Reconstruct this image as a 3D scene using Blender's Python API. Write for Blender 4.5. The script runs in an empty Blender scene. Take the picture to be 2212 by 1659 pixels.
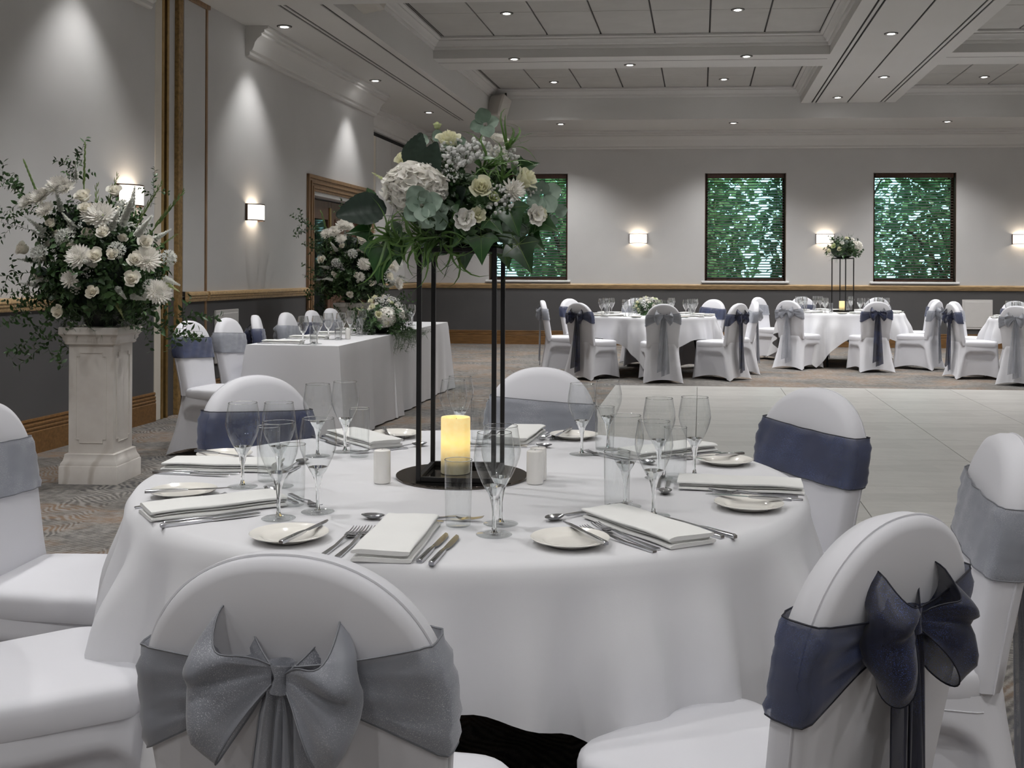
import bpy, math, random
from mathutils import Vector, Matrix

R_ = random.Random(11)
S = bpy.context.scene
COL = S.collection
PI = math.pi
rad = math.radians

# ---------------------------------------------------------------- camera, world, exposure
cam_data = bpy.data.cameras.new('camera')
cam = bpy.data.objects.new('camera', cam_data)
COL.objects.link(cam)
S.camera = cam
cam.location = (0, 0, 1.30)
cam.rotation_euler = (PI/2, -0.0045, 0)
cam_data.sensor_width = 36.0
cam_data.lens = 36.0*2300/2212
cam_data.shift_y = -240.5/2212
cam_data.clip_start = 0.05

S.view_settings.view_transform = 'Standard'
S.view_settings.look = 'None'
S.view_settings.gamma = 1.0
S.view_settings.use_curve_mapping = False
S.view_settings.exposure = EXPOSURE = 1.2

W = bpy.data.worlds.new('sky')
S.world = W
W.use_nodes = True
bg = W.node_tree.nodes['Background']
bg.inputs[0].default_value = (0.55, 0.90, 0.95, 1)
bg.inputs[1].default_value = 1.0

sun_l = bpy.data.lights.new('sun', 'SUN'); sun_l.energy = 3.0; sun_l.angle = rad(2); sun_l.color = (1, .96, .9)
sun = bpy.data.objects.new('sun', sun_l); COL.objects.link(sun)
sun.rotation_euler = Vector((-.8, .3, -.6)).to_track_quat('-Z', 'Y').to_euler()

cy = S.cycles
cy.use_denoising = True
try: cy.denoiser = 'OPENIMAGEDENOISE'
except Exception: pass
cy.max_bounces = 8
cy.diffuse_bounces = 4
cy.glossy_bounces = 4
cy.transmission_bounces = 6
cy.transparent_max_bounces = 20
cy.caustics_reflective = False
cy.caustics_refractive = False
cy.sample_clamp_indirect = 4.0
cy.use_adaptive_sampling = True
cy.adaptive_threshold = 0.035

SPOT_W = 62.0        # one ceiling downlight
SCONCE_W = 1.3

# ---------------------------------------------------------------- mesh helpers
def lin(c):
    return tuple(((v/255)/12.92 if v/255 <= .04045 else ((v/255+.055)/1.055)**2.4) for v in c)

class MB:
    def __init__(s): s.v = []; s.f = []
    def add(s, vs, fs):
        o = len(s.v); s.v.extend(vs); s.f.extend([tuple(i+o for i in f) for f in fs]); return s
    def box(s, x0, x1, y0, y1, z0, z1, fn=None):
        vs = [(x, y, z) for z in (z0, z1) for y in (y0, y1) for x in (x0, x1)]
        if fn: vs = [fn(*p) for p in vs]
        return s.add(vs, [(0,2,3,1), (4,5,7,6), (0,1,5,4), (2,6,7,3), (0,4,6,2), (1,3,7,5)])
    def cbox(s, x0, x1, y0, y1, z0, z1, c=.004, fn=None):
        lo = (x0, y0, z0); hi = (x1, y1, z1); vs = []; ix = {}
        for sx in (0, 1):
            for sy in (0, 1):
                for sz in (0, 1):
                    for ax in range(3):
                        p = []
                        for k, q in enumerate((sx, sy, sz)):
                            b = hi[k] if q else lo[k]
                            if k != ax: b += -c if q else c
                            p.append(b)
                        ix[(sx, sy, sz, ax)] = len(vs); vs.append(tuple(p))
        fs = []
        for q in (0, 1):
            fs.append(tuple(ix[(q, a, b, 0)] for a, b in ((0,0),(1,0),(1,1),(0,1))))
            fs.append(tuple(ix[(a, q, b, 1)] for a, b in ((0,0),(1,0),(1,1),(0,1))))
            fs.append(tuple(ix[(a, b, q, 2)] for a, b in ((0,0),(1,0),(1,1),(0,1))))
        for a in (0, 1):
            for b in (0, 1):
                fs.append((ix[(a,b,0,0)], ix[(a,b,1,0)], ix[(a,b,1,1)], ix[(a,b,0,1)]))
                fs.append((ix[(a,0,b,0)], ix[(a,1,b,0)], ix[(a,1,b,2)], ix[(a,0,b,2)]))
                fs.append((ix[(0,a,b,1)], ix[(1,a,b,1)], ix[(1,a,b,2)], ix[(0,a,b,2)]))
                for c_ in (0, 1):
                    fs.append((ix[(a,b,c_,0)], ix[(a,b,c_,1)], ix[(a,b,c_,2)]))
        if fn: vs = [fn(*p) for p in vs]
        return s.add(vs, fs)
    def grid(s, fn, nu, nv, cu=False, cv=False):
        vs = []
        for i in range(nu):
            for j in range(nv):
                vs.append(tuple(fn(i/(nu if cu else nu-1), j/(nv if cv else nv-1))))
        fs = []
        for i in range(nu if cu else nu-1):
            for j in range(nv if cv else nv-1):
                a = i*nv+j; b = ((i+1) % nu)*nv+j; c = ((i+1) % nu)*nv+(j+1) % nv; d = i*nv+(j+1) % nv
                fs.append((a, b, c, d))
        return s.add(vs, fs)
    def rings(s, rings, cap0=True, cap1=True):
        n = len(rings[0]); vs = [p for r in rings for p in r]; fs = []
        for k in range(len(rings)-1):
            for i in range(n):
                j = (i+1) % n
                fs.append((k*n+i, k*n+j, (k+1)*n+j, (k+1)*n+i))
        if cap0: fs.append(tuple(reversed(range(n))))
        if cap1: fs.append(tuple((len(rings)-1)*n+i for i in range(n)))
        return s.add(vs, fs)
    def lathe(s, prof, n=24, cx=0, cy_=0, cz=0, cap0=False, cap1=False):
        rs = [[(cx+r*math.cos(2*PI*i/n), cy_+r*math.sin(2*PI*i/n), cz+z) for i in range(n)] for r, z in prof]
        return s.rings(rs, cap0, cap1)
    def tube(s, path, r, n=6, cap=True):
        path = [Vector(p) for p in path]; rs = []
        up = Vector((0, 0, 1))
        t0 = (path[1]-path[0]).normalized()
        if abs(t0.dot(up)) > .95: up = Vector((1, 0, 0))
        nrm = (up - t0*up.dot(t0)).normalized()
        for i, p in enumerate(path):
            t = (path[min(i+1, len(path)-1)]-path[max(i-1, 0)])
            if t.length < 1e-9: t = t0
            t.normalize()
            nrm = (nrm - t*nrm.dot(t))
            nrm = nrm.normalized() if nrm.length > 1e-6 else t.orthogonal().normalized()
            b = t.cross(nrm)
            rr = r[i] if isinstance(r, (list, tuple)) else r
            rs.append([tuple(p+nrm*rr*math.cos(2*PI*k/n)+b*rr*math.sin(2*PI*k/n)) for k in range(n)])
        return s.rings(rs, cap, cap)
    def ball(s, c, r, n=8, m=5, sq=(1, 1, 1)):
        prof = [(math.sin(PI*(k+.0)/m) if 0 < k < m else .02, -math.cos(PI*k/m)) for k in range(m+1)]
        rs = [[(c[0]+sq[0]*r*q*math.cos(2*PI*i/n), c[1]+sq[1]*r*q*math.sin(2*PI*i/n), c[2]+sq[2]*r*z) for i in range(n)] for q, z in prof]
        return s.rings(rs, True, True)
    def xf(s, M):
        s.v = [tuple(M @ Vector(p)) for p in s.v]; return s
    def join(s, o, M=None):
        return s.add([tuple(M @ Vector(p)) for p in o.v] if M else o.v, o.f)
    def mesh(s, name, mat, smooth=40):
        me = bpy.data.meshes.new(name)
        me.from_pydata(s.v, [], s.f)
        me.materials.append(mat)
        if smooth:
            me.shade_smooth()
            if smooth < 180: me.set_sharp_from_angle(angle=rad(smooth))
        me.update()
        return me
    def build(s, name, mat, parent=None, smooth=40):
        return obj(name, s.mesh(name, mat, smooth), parent)

def obj(name, me, parent=None, M=None):
    o = bpy.data.objects.new(name, me); COL.objects.link(o)
    if parent: o.parent = parent
    if M is not None: o.matrix_local = M
    return o
def tag(o, label, cat=None, group=None, kind=None):
    if label: o['label'] = label
    if cat: o['category'] = cat
    if group: o['group'] = group
    if kind: o['kind'] = kind
    return o
def thing(name, label, cat, loc=(0,0,0), rz=0, group=None):
    o = bpy.data.objects.new(name, None); COL.objects.link(o)
    o.empty_display_size = .1
    o.location = loc; o.rotation_euler = (0, 0, rz)
    return tag(o, label, cat, group)
def struct(o): o['kind'] = 'structure'; return o
def aim(loc, d, scale=1., roll=0.):
    d = Vector(d).normalized()
    q = d.to_track_quat('Z', 'Y').to_matrix().to_4x4()
    return Matrix.Translation(Vector(loc)) @ q @ Matrix.Rotation(roll, 4, 'Z') @ Matrix.Scale(scale, 4)
def TR(x=0, y=0, z=0, rz=0): return Matrix.Translation((x, y, z)) @ Matrix.Rotation(rz, 4, 'Z')
def smooth(x): x = max(0., min(1., x)); return x*x*(3-2*x)

# ---------------------------------------------------------------- materials
class NT:
    def __init__(s, name):
        s.m = bpy.data.materials.new(name); s.m.use_nodes = True
        s.t = s.m.node_tree; s.n = s.t.nodes; s.b = s.n['Principled BSDF']; s.out = s.n['Material Output']
    def add(s, t, **k):
        n = s.n.new(t)
        for a, b in k.items(): setattr(n, a, b)
        return n
    def link(s, a, b): s.t.links.new(a, b)
    def math(s, op, a, b=None):
        n = s.add('ShaderNodeMath', operation=op)
        for i, v in enumerate((a, b)):
            if v is None: continue
            if hasattr(v, 'is_linked'): s.link(v, n.inputs[i])
            else: n.inputs[i].default_value = v
        return n.outputs[0]
    def ramp(s, fac, stops):
        n = s.add('ShaderNodeValToRGB'); e = n.color_ramp.elements
        while len(e) < len(stops): e.new(.5)
        for i, (p, c) in enumerate(stops):
            e[i].position = p; e[i].color = (*c, 1) if len(c) == 3 else c
        s.link(fac, n.inputs[0]); return n.outputs[0]
    def mix(s, fac, a, b):
        n = s.add('ShaderNodeMix', data_type='RGBA')
        for sock, v in ((n.inputs[0], fac), (n.inputs[6], a), (n.inputs[7], b)):
            if hasattr(v, 'is_linked'): s.link(v, sock)
            else: sock.default_value = v if isinstance(v, (int, float)) else (*v, 1)
        return n.outputs[2]
    def noise(s, scale, vec=None, detail=3, rough=.55):
        n = s.add('ShaderNodeTexNoise'); n.inputs['Scale'].default_value = scale
        n.inputs['Detail'].default_value = detail; n.inputs['Roughness'].default_value = rough
        if vec is not None: s.link(vec, n.inputs['Vector'])
        return n.outputs[0]
    def coord(s, kind='Object', scale=None, rot=None):
        c = s.add('ShaderNodeTexCoord').outputs[kind]
        if scale is None and rot is None: return c
        m = s.add('ShaderNodeMapping')
        if scale: m.inputs['Scale'].default_value = scale
        if rot: m.inputs['Rotation'].default_value = rot
        s.link(c, m.inputs[0]); return m.outputs[0]
    def bump(s, h, strength=.2, dist=.01):
        n = s.add('ShaderNodeBump'); n.inputs['Strength'].default_value = strength; n.inputs['Distance'].default_value = dist
        s.link(h, n.inputs['Height']); s.link(n.outputs[0], s.b.inputs['Normal'])
    def base(s, c): s.link(c, s.b.inputs['Base Color'])

def plain(name, c, rough=.6, metal=0, spec=.5, var=.06, scale=8, bump=0, bscale=200, sheen=0):
    t = NT(name); c = lin(c)
    t.b.inputs['Roughness'].default_value = rough; t.b.inputs['Metallic'].default_value = metal
    t.b.inputs['Specular IOR Level'].default_value = spec
    if sheen: t.b.inputs['Sheen Weight'].default_value = sheen
    co = t.coord()
    t.base(t.ramp(t.noise(scale, co), [(.3, tuple(v*(1-var) for v in c)), (.7, tuple(min(1, v*(1+var)) for v in c))]))
    if bump: t.bump(t.noise(bscale, co), bump, .004)
    return t.m
def emit(name, c, st):
    t = NT(name); t.b.inputs['Base Color'].default_value = (*c, 1)
    t.b.inputs['Emission Color'].default_value = (*c, 1); t.b.inputs['Emission Strength'].default_value = st
    return t.m
def wood(name, c, axis=(1, 8, 8), rough=.4):
    t = NT(name); c = lin(c)
    n = t.noise(5, t.coord('Object', axis), 5)
    t.base(t.ramp(n, [(.3, tuple(v*.7 for v in c)), (.7, tuple(v*1.25 for v in c))]))
    t.b.inputs['Roughness'].default_value = rough
    return t.m
def organza(name, c, alpha, glit, rough=.45):
    t = NT(name); c = lin(c)
    co = t.coord('Object')
    g = t.ramp(t.noise(900, co, 1), [(.60, (0,0,0)), (.70, (1,1,1))])
    patch = t.ramp(t.noise(9, co, 2), [(.42, (0,0,0)), (.68, (1,1,1))])
    gm = t.math('MULTIPLY', g, patch)
    t.base(t.mix(gm, c, lin(glit)))
    t.b.inputs['Roughness'].default_value = rough
    t.b.inputs['Sheen Weight'].default_value = .25
    tr = t.add('ShaderNodeBsdfTransparent')
    mx = t.add('ShaderNodeMixShader')
    lw = t.add('ShaderNodeLayerWeight'); lw.inputs[0].default_value = .35
    f = t.math('ADD', alpha, t.math('MULTIPLY', lw.outputs['Facing'], 1-alpha))
    t.link(f, mx.inputs[0]); t.link(tr.outputs[0], mx.inputs[1]); t.link(t.b.outputs[0], mx.inputs[2])
    t.link(mx.outputs[0], t.out.inputs[0])
    return t.m
def thin_glass(name, tint=(.97, .98, .98), refl=1.0, edge=.25):
    t = NT(name); t.n.remove(t.b)
    tr = t.add('ShaderNodeBsdfTransparent')
    gl = t.add('ShaderNodeBsdfGlossy'); gl.inputs['Roughness'].default_value = .02
    lw = t.add('ShaderNodeLayerWeight'); lw.inputs[0].default_value = .5
    p = t.math('POWER', lw.outputs['Facing'], 3.0)
    fac = t.math('ADD', .035*refl, t.math('MULTIPLY', p, .45*refl))
    e = t.math('POWER', lw.outputs['Facing'], 2.0)
    t.link(t.mix(t.math('MULTIPLY', e, edge*2), tint, tuple(v*(1-edge) for v in tint)), tr.inputs[0])
    mx = t.add('ShaderNodeMixShader')
    t.link(fac, mx.inputs[0]); t.link(tr.outputs[0], mx.inputs[1]); t.link(gl.outputs[0], mx.inputs[2])
    t.link(mx.outputs[0], t.out.inputs[0])
    return t.m

M = {}
M['paint'] = plain('wall_paint', (194, 193, 192), .75, spec=.3, var=.03, scale=1.5)
M['dado'] = plain('dado_paint', (86, 85, 86), .6, spec=.3, var=.05, scale=2)
M['cream'] = plain('cream_paint', (205, 198, 186), .6, var=.03)
M['ceil'] = plain('ceiling_paint', (204, 203, 201), .8, spec=.25, var=.02, scale=1)
M['tile'] = plain('ceiling_tile', (184, 183, 180), .9, spec=.2, var=.04, scale=3, bump=.15)
M['dark'] = plain('dark_gap', (14, 14, 14), .8, var=.1)
M['rail'] = wood('rail_wood', (180, 152, 112), (1.0, 10, 10))
M['skirting'] = wood('skirting_wood', (118, 86, 50), (1.0, 10, 10))
M['door'] = wood('door_wood', (98, 70, 54), (8, 8, 1))
M['arch'] = wood('architrave_wood', (142, 112, 82), (8, 8, 1))
M['brass'] = plain('brass', (168, 138, 86), .35, .8, var=.15, scale=20)
M['peeling'] = plain('worn_gilt_paint', (142, 114, 70), .5, .1, var=.35, scale=30)
M['cloth'] = plain('white_linen', (212, 212, 215), .85, spec=.2, var=.015, scale=3, bump=.06, bscale=700)
M['napkin'] = plain('napkin_linen', (226, 226, 224), .85, spec=.2, var=.015, scale=12, bump=.1, bscale=500)
M['cover'] = plain('stretch_cover', (214, 214, 219), .6, spec=.3, var=.012, scale=4, sheen=.15)
M['china'] = plain('cream_china', (236, 233, 226), .12, spec=.55, var=.01)
M['ceramic'] = plain('white_ceramic', (236, 234, 230), .2, var=.01)
M['steel'] = plain('cutlery_steel', (196, 197, 200), .22, 1.0, var=.05, scale=40)
M['black'] = plain('black_metal', (22, 21, 22), .45, .3, var=.1, scale=20)
M['grey_sash'] = organza('silver_organza', (150, 154, 164), .66, (245, 245, 250))
M['navy_sash'] = organza('navy_organza', (46, 56, 90), .72, (110, 140, 215))
M['grey_bow'] = organza('silver_organza_bow', (140, 143, 152), .62, (250, 250, 255))
M['navy_bow'] = organza('navy_organza_bow', (13, 17, 40), .84, (90, 125, 225))
M['grey_hem'] = plain('silver_hem', (112, 114, 120), .5)
M['navy_hem'] = plain('navy_hem', (14, 17, 34), .5)
M['glass'] = thin_glass('thin_glass', refl=1.5, edge=.24)
M['footglass'] = thin_glass('thin_glass_foot', refl=1.2, edge=.06)
M['farglass'] = thin_glass('thin_glass_far', refl=7, edge=.15)
g = NT('solid_glass'); g.b.inputs['Transmission Weight'].default_value = 1; g.b.inputs['Roughness'].default_value = 0.0
g.b.inputs['IOR'].default_value = 1.5; g.b.inputs['Base Color'].default_value = (.97, .99, .985, 1); M['solid'] = g.m
M['pane'] = thin_glass('window_pane', tint=(.9, .97, .97), refl=.6, edge=.05)
M['mirror'] = plain('black_mirror', (104, 98, 93), .05, 1.0, spec=1.0, var=.02)
M['slat'] = wood('blind_slat', (66, 50, 40), (1, 6, 6), .5)
M['frame'] = wood('window_frame_wood', (70, 46, 34), (6, 6, 6), .5)
M['sill'] = plain('sill_white', (226, 226, 226), .4, var=.02)
M['white_panel'] = plain('panel_white', (206, 204, 202), .5, var=.02)
M['speaker'] = plain('speaker_body', (196, 192, 186), .6, var=.03)
M['speaker_dark'] = plain('speaker_bracket', (52, 50, 50), .6)
M['lens'] = emit('downlight_lens', (1, .98, .95), 22)
M['trim'] = plain('downlight_trim', (205, 203, 200), .4, var=.02)
M['shade'] = emit('sconce_shade', (1, .93, .84), .75)
M['bronze'] = plain('sconce_bronze', (92, 74, 62), .45, .5)

# candle wax, lit from inside by its own LED
t = NT('candle_wax'); c1 = t.coord('Object')
sep = t.add('ShaderNodeSeparateXYZ'); t.link(c1, sep.inputs[0])
t.base(t.ramp(t.noise(60, c1), [(.3, lin((232, 220, 178))), (.7, lin((242, 234, 205)))]))
gl = t.ramp(sep.outputs[2], [(.02, (0,0,0)), (.085, (1,1,1)), (.125, (.6,.6,.6))])
t.b.inputs['Emission Color'].default_value = (*lin((255, 214, 110)), 1)
t.link(t.math('MULTIPLY', gl, .42), t.b.inputs['Emission Strength'])
t.b.inputs['Roughness'].default_value = .5
M['wax'] = t.m

# carpet: broken herringbone strokes of grey with rust drifts
t = NT('carpet'); co = t.coord('Object')
sp = t.add('ShaderNodeSeparateXYZ'); t.link(co, sp.inputs[0]); X, Y = sp.outputs[0], sp.outputs[1]
wob = t.math('MULTIPLY', t.noise(2.5, co, 2), .25)
zig = t.math('PINGPONG', t.math('ADD', X, wob), .30)
ph = t.math('ADD', t.math('MULTIPLY', t.math('ADD', Y, wob), 1.0), zig)
st = t.math('SINE', t.math('MULTIPLY', ph, 2*PI/.045))
brk = t.noise(16, co, 4, .65)
sv = t.math('ADD', t.math('MULTIPLY', st, .16), brk)
strokes = t.ramp(sv, [(.36, (0,0,0)), (.66, (1,1,1))])
drift = t.noise(1.1, t.coord('Object', (1, 1.8, 1)), 4, .6)
ca = t.ramp(drift, [(.32, lin((92, 93, 96))), (.48, lin((106, 102, 98))), (.58, lin((138, 114, 94))), (.68, lin((110, 106, 103)))])
cb = t.ramp(t.noise(1.7, co, 3), [(.4, lin((156, 152, 147))), (.65, lin((132, 128, 123)))])
cc = t.mix(strokes, ca, cb)
fz = t.ramp(t.noise(220, co, 2), [(.3, (.62,.62,.62)), (.7, (1,1,1))])
mm = t.add('ShaderNodeMix', data_type='RGBA', blend_type='MULTIPLY'); mm.inputs[0].default_value = 1
t.link(cc, mm.inputs[6]); t.link(fz, mm.inputs[7]); t.base(mm.outputs[2])
t.b.inputs['Roughness'].default_value = .95; t.b.inputs['Specular IOR Level'].default_value = .1
t.bump(t.noise(300, co, 2), .5, .006)
M['carpet'] = t.m

# dance floor boards
t = NT('dance_floor_board'); co = t.coord('Object')
oi = t.add('ShaderNodeObjectInfo')
br = t.add('ShaderNodeTexBrick'); br.inputs['Scale'].default_value = 1.0
br.inputs['Brick Width'].default_value = .308; br.inputs['Row Height'].default_value = .231; br.inputs['Mortar Size'].default_value = .0012
br.inputs['Color1'].default_value = (*lin((176, 174, 170)), 1); br.inputs['Color2'].default_value = (*lin((163, 161, 157)), 1); br.inputs['Mortar'].default_value = (*lin((158, 156, 152)), 1)
t.link(co, br.inputs[0])
gr = t.ramp(t.noise(3, t.coord('Object', (1.5, 4, 1)), 5), [(.3, (.86,.86,.86)), (.7, (1,1,1))])
mm = t.add('ShaderNodeMix', data_type='RGBA', blend_type='MULTIPLY'); mm.inputs[0].default_value = 1
t.link(br.outputs[0], mm.inputs[6]); t.link(gr, mm.inputs[7])
m2 = t.mix(t.math('MULTIPLY', oi.outputs['Random'], .22), mm.outputs[2], lin((150, 149, 146)))
t.base(m2); t.b.inputs['Roughness'].default_value = .42
M['board'] = t.m
M['edge'] = plain('floor_edge_trim', (196, 194, 190), .35, .4)

# marble
t = NT('marble'); co = t.coord('Object')
w = t.add('ShaderNodeTexWave'); w.inputs['Scale'].default_value = 1.6; w.inputs['Distortion'].default_value = 9; w.inputs['Detail'].default_value = 4
t.link(co, w.inputs[0])
v = t.ramp(w.outputs['Fac'], [(.0, (0,0,0)), (.80, (.05,.05,.05)), (1, (1,1,1))])
pm = t.ramp(t.noise(2.4, co, 3), [(.45, (0,0,0)), (.62, (1,1,1))])
t.base(t.mix(t.math('MULTIPLY', t.math('MULTIPLY', v, pm), .55), t.ramp(t.noise(5, co, 4), [(.3, lin((206, 200, 194))), (.7, lin((222, 218, 213)))]), lin((150, 138, 124))))
t.b.inputs['Roughness'].default_value = .35
M['marble'] = t.m

def leafmat(name, c1, c2, rough=.4, trans=.0):
    t = NT(name); oi = t.add('ShaderNodeObjectInfo')
    n = t.noise(30, t.coord('Object'), 2)
    f = t.math('ADD', t.math('MULTIPLY', n, .6), t.math('MULTIPLY', oi.outputs['Random'], .4))
    col = t.ramp(f, [(.25, lin(c1)), (.75, lin(c2))])
    t.base(col)
    t.b.inputs['Roughness'].default_value = rough
    if trans:
        tl = t.add('ShaderNodeBsdfTranslucent'); mx = t.add('ShaderNodeMixShader'); mx.inputs[0].default_value = trans
        t.link(col, tl.inputs[0]); t.link(t.b.outputs[0], mx.inputs[1]); t.link(tl.outputs[0], mx.inputs[2]); t.link(mx.outputs[0], t.out.inputs[0])
    return t.m
M['ivy'] = leafmat('ivy_leaf', (18, 46, 20), (46, 88, 38), .3)
M['ruscus'] = leafmat('ruscus_leaf', (30, 54, 28), (72, 104, 58), .4)
M['grass'] = leafmat('grass_blade', (62, 92, 46), (98, 132, 66), .4, .25)
M['euca'] = leafmat('eucalyptus_leaf', (116, 138, 122), (166, 184, 168), .55)
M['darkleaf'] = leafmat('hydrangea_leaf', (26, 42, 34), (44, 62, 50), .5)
M['needle'] = leafmat('fern_needle', (44, 66, 42), (74, 96, 62), .5)
M['glad'] = leafmat('gladiolus_bud', (96, 124, 70), (136, 160, 98), .5)
M['stem'] = leafmat('flower_stem', (66, 88, 52), (98, 120, 72), .5)
M['white_petal'] = leafmat('white_petal', (246, 243, 236), (253, 251, 246), .55, .28)
M['cream_petal'] = leafmat('cream_petal', (230, 228, 196), (244, 242, 220), .55, .4)
M['ivory_petal'] = leafmat('ivory_petal', (246, 241, 228), (252, 249, 240), .55, .4)
M['green_petal'] = leafmat('green_petal', (196, 206, 150), (222, 228, 186), .55, .4)
M['gyp'] = leafmat('gypsophila_bloom', (228, 228, 226), (246, 246, 244), .6, .4)
M['floret'] = leafmat('floret_white', (224, 226, 220), (244, 244, 240), .6, .4)
M['bowl'] = plain('black_bowl', (24, 26, 28), .4)
M['tree'] = leafmat('tree_leaf', (70, 110, 66), (140, 176, 120), .5, .5)
M['bark'] = plain('bark', (72, 58, 46), .9, var=.3, scale=6)
M['lawn'] = plain('lawn', (70, 96, 58), .9, var=.3, scale=2)
M['table_metal'] = plain('table_leg_metal', (24, 24, 26), .5, .4)
M['table_ply'] = wood('table_ply', (150, 120, 86))

# ================================================================ THE ROOM
# a = metres from the left wall, b = metres into the room along it; the far wall runs a little askew to the left one
def RP(a, b, z): return (-4.727+.1765*b+a, b-.08*a, z)
def RB(m, a0, a1, b0, b1, z0, z1, c=0):
    return m.cbox(a0, a1, b0, b1, z0, z1, c, RP) if c else m.box(a0, a1, b0, b1, z0, z1, RP)
ANG_B = math.atan2(-.08, 1)         # direction of the far wall
ANG_L = math.atan2(.1765, 1)        # lean of the left wall off +Y

AR, BB, BF = 13.2, 19.5, -3.4       # right wall, far wall, rear wall
ZS, ZB, ZC = 3.85, 4.10, 4.36
RECESS = -.46                        # far stretch of the left wall steps back
B1, B2, B3 = 9.22, 10.20, 15.40

fl = MB(); RB(fl, -1.2, AR+.2, BF-.2, BB+.2, -.05, 0)
floor = struct(fl.build('floor', M['carpet'])); tag(floor, 'patterned grey and rust carpet floor')

# ---- left wall
def wall_left_piece(m, z0, z1):
    RB(m, -.25, 0, BF, B1, z0, z1)
    RB(m, -.25, -.035, B1, B2, z0, z1)
    RB(m, -.25, 0, B2, 12.98, z0, z1)
    if z1 > 2.36: RB(m, -.25, 0, 12.98, 15.15, max(z0, 2.28), z1)
    RB(m, -.25, 0, 15.15, B3, z0, z1)
    RB(m, RECESS-.2, RECESS, B3, BB, z0, z1)
    RB(m, RECESS, -.25, B3-.12, B3, z0, z1)
m = MB(); wall_left_piece(m, 1.06, ZS+.05)
wall_left = struct(m.build('wall_left', M['paint'])); tag(wall_left, 'light grey painted left wall above the dado')
m = MB(); wall_left_piece(m, 0, 1.06); m.build('dado', M['dado'], wall_left)
# shallow folded partition panels on the recessed stretch
for i, (p0, p1) in enumerate(((B3+.12, 16.9), (16.92, 17.75), (17.77, 18.6), (18.62, 19.45))):
    m = MB(); RB(m, RECESS, RECESS+.03, p0, p1, 1.12, 3.46, .004); m.build('panel', M['cream'] if i < 1 else M['paint'], wall_left)
m = MB(); RB(m, RECESS, RECESS+.02, B3, 19.5, 3.47, 3.52); m.build('track', M['dark'], wall_left)

# ---- far wall with three window openings
WIN = ((.87, 2.29), (4.745, 6.17), (7.69, 9.11)); WZ0, WZ1 = 1.17, 3.10
m = MB(); RB(m, RECESS-.2, AR+.2, BB, BB+.28, 1.06, WZ0); RB(m, RECESS-.2, AR+.2, BB, BB+.28, WZ1, ZS+.05)
e = RECESS-.2
for a0, a1 in WIN+((AR+.2, 0),):
    RB(m, e, a0, BB, BB+.28, WZ0, WZ1); e = a1
wall_back = struct(m.build('wall_back', M['paint'])); tag(wall_back, 'light grey painted far wall with three windows')
m = MB(); RB(m, RECESS-.2, AR+.2, BB, BB+.28, 0, 1.06); m.build('dado', M['dado'], wall_back)
# ---- the two walls out of view
m = MB(); RB(m, AR, AR+.25, BF, BB, 0, ZC+.1); tag(struct(m.build('wall_right', M['paint'])), 'plain grey right wall')
m = MB(); RB(m, -1, AR+.25, BF-.25, BF, 0, ZC+.1); tag(struct(m.build('wall_rear', M['paint'])), 'plain grey rear wall behind the tables')

# ---- rails and skirting, moulded profiles swept along straight runs
def sweep(m, prof, p0, p1, side):
    """prof: (out, z) outline; runs from room point p0 to p1; side = unit room vector pointing into the room"""
    r0 = [RP(p0[0]+side[0]*o, p0[1]+side[1]*o, z) for o, z in prof]
    r1 = [RP(p1[0]+side[0]*o, p1[1]+side[1]*o, z) for o, z in prof]
    return m.rings([r0, r1])
RAIL = [(0, 1.015), (.018, 1.015), (.026, 1.03), (.026, 1.045), (.034, 1.05), (.034, 1.068), (.042, 1.074), (.042, 1.092), (.034, 1.106), (0, 1.11)]
SKIRT = [(0, 0), (.024, 0), (.024, .155), (.019, .16), (.019, .168), (.024, .173), (.024, .183), (.019, .188), (.019, .196), (.022, .2), (.022, .212), (.014, .218), (.014, .228), (.02, .234), (.016, .25), (0, .25)]
CORN = [(0, 3.54), (.03, 3.54), (.045, 3.555), (.045, 3.585), (.07, 3.60), (.085, 3.63), (.10, 3.68), (.13, 3.72), (.17, 3.75), (.17, 3.775), (.20, 3.785), (.20, 3.81), (.235, 3.82), (.235, 3.85), (0, 3.85)]
def runs(prof, mat, spec, kind, label):
    for nm, segs in spec:
        m = MB()
        for p0, p1, sd in segs: sweep(m, prof, p0, p1, sd)
        tag(struct(m.build(nm, M[mat], smooth=30)), label % ('left' if 'left' in nm or nm in ('trim_1', 'trim_3') else 'far'))
Lr, Br = (1, 0), (0, -1)
runs(RAIL, 'rail', [('trim_1', [((0, BF), (0, B1), Lr), ((0, 9.78), (0, 10.16), Lr), ((0, B2), (0, 12.80), Lr), ((RECESS, B3), (RECESS, BB), Lr)]), ('trim_2', [((RECESS, BB), (AR, BB), Br)])], 0, 'moulded oak dado rail along the %s wall')
runs(SKIRT, 'skirting', [('baseboard_left', [((0, BF), (0, B1), Lr), ((0, 9.78), (0, 10.16), Lr), ((0, B2), (0, 12.80), Lr), ((RECESS, B3), (RECESS, BB), Lr)]), ('baseboard_back', [((RECESS, BB), (AR, BB), Br)])], 0, 'tall brown grooved skirting along the %s wall')
runs(CORN, 'ceil', [('trim_3', [((0, BF), (0, 9.10), Lr), ((0, 11.05), (0, B3), Lr), ((RECESS, B3), (RECESS, BB), Lr)]), ('trim_4', [((RECESS, BB), (AR, BB), Br)])], 0, 'white stepped plaster cornice along the %s wall')

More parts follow.
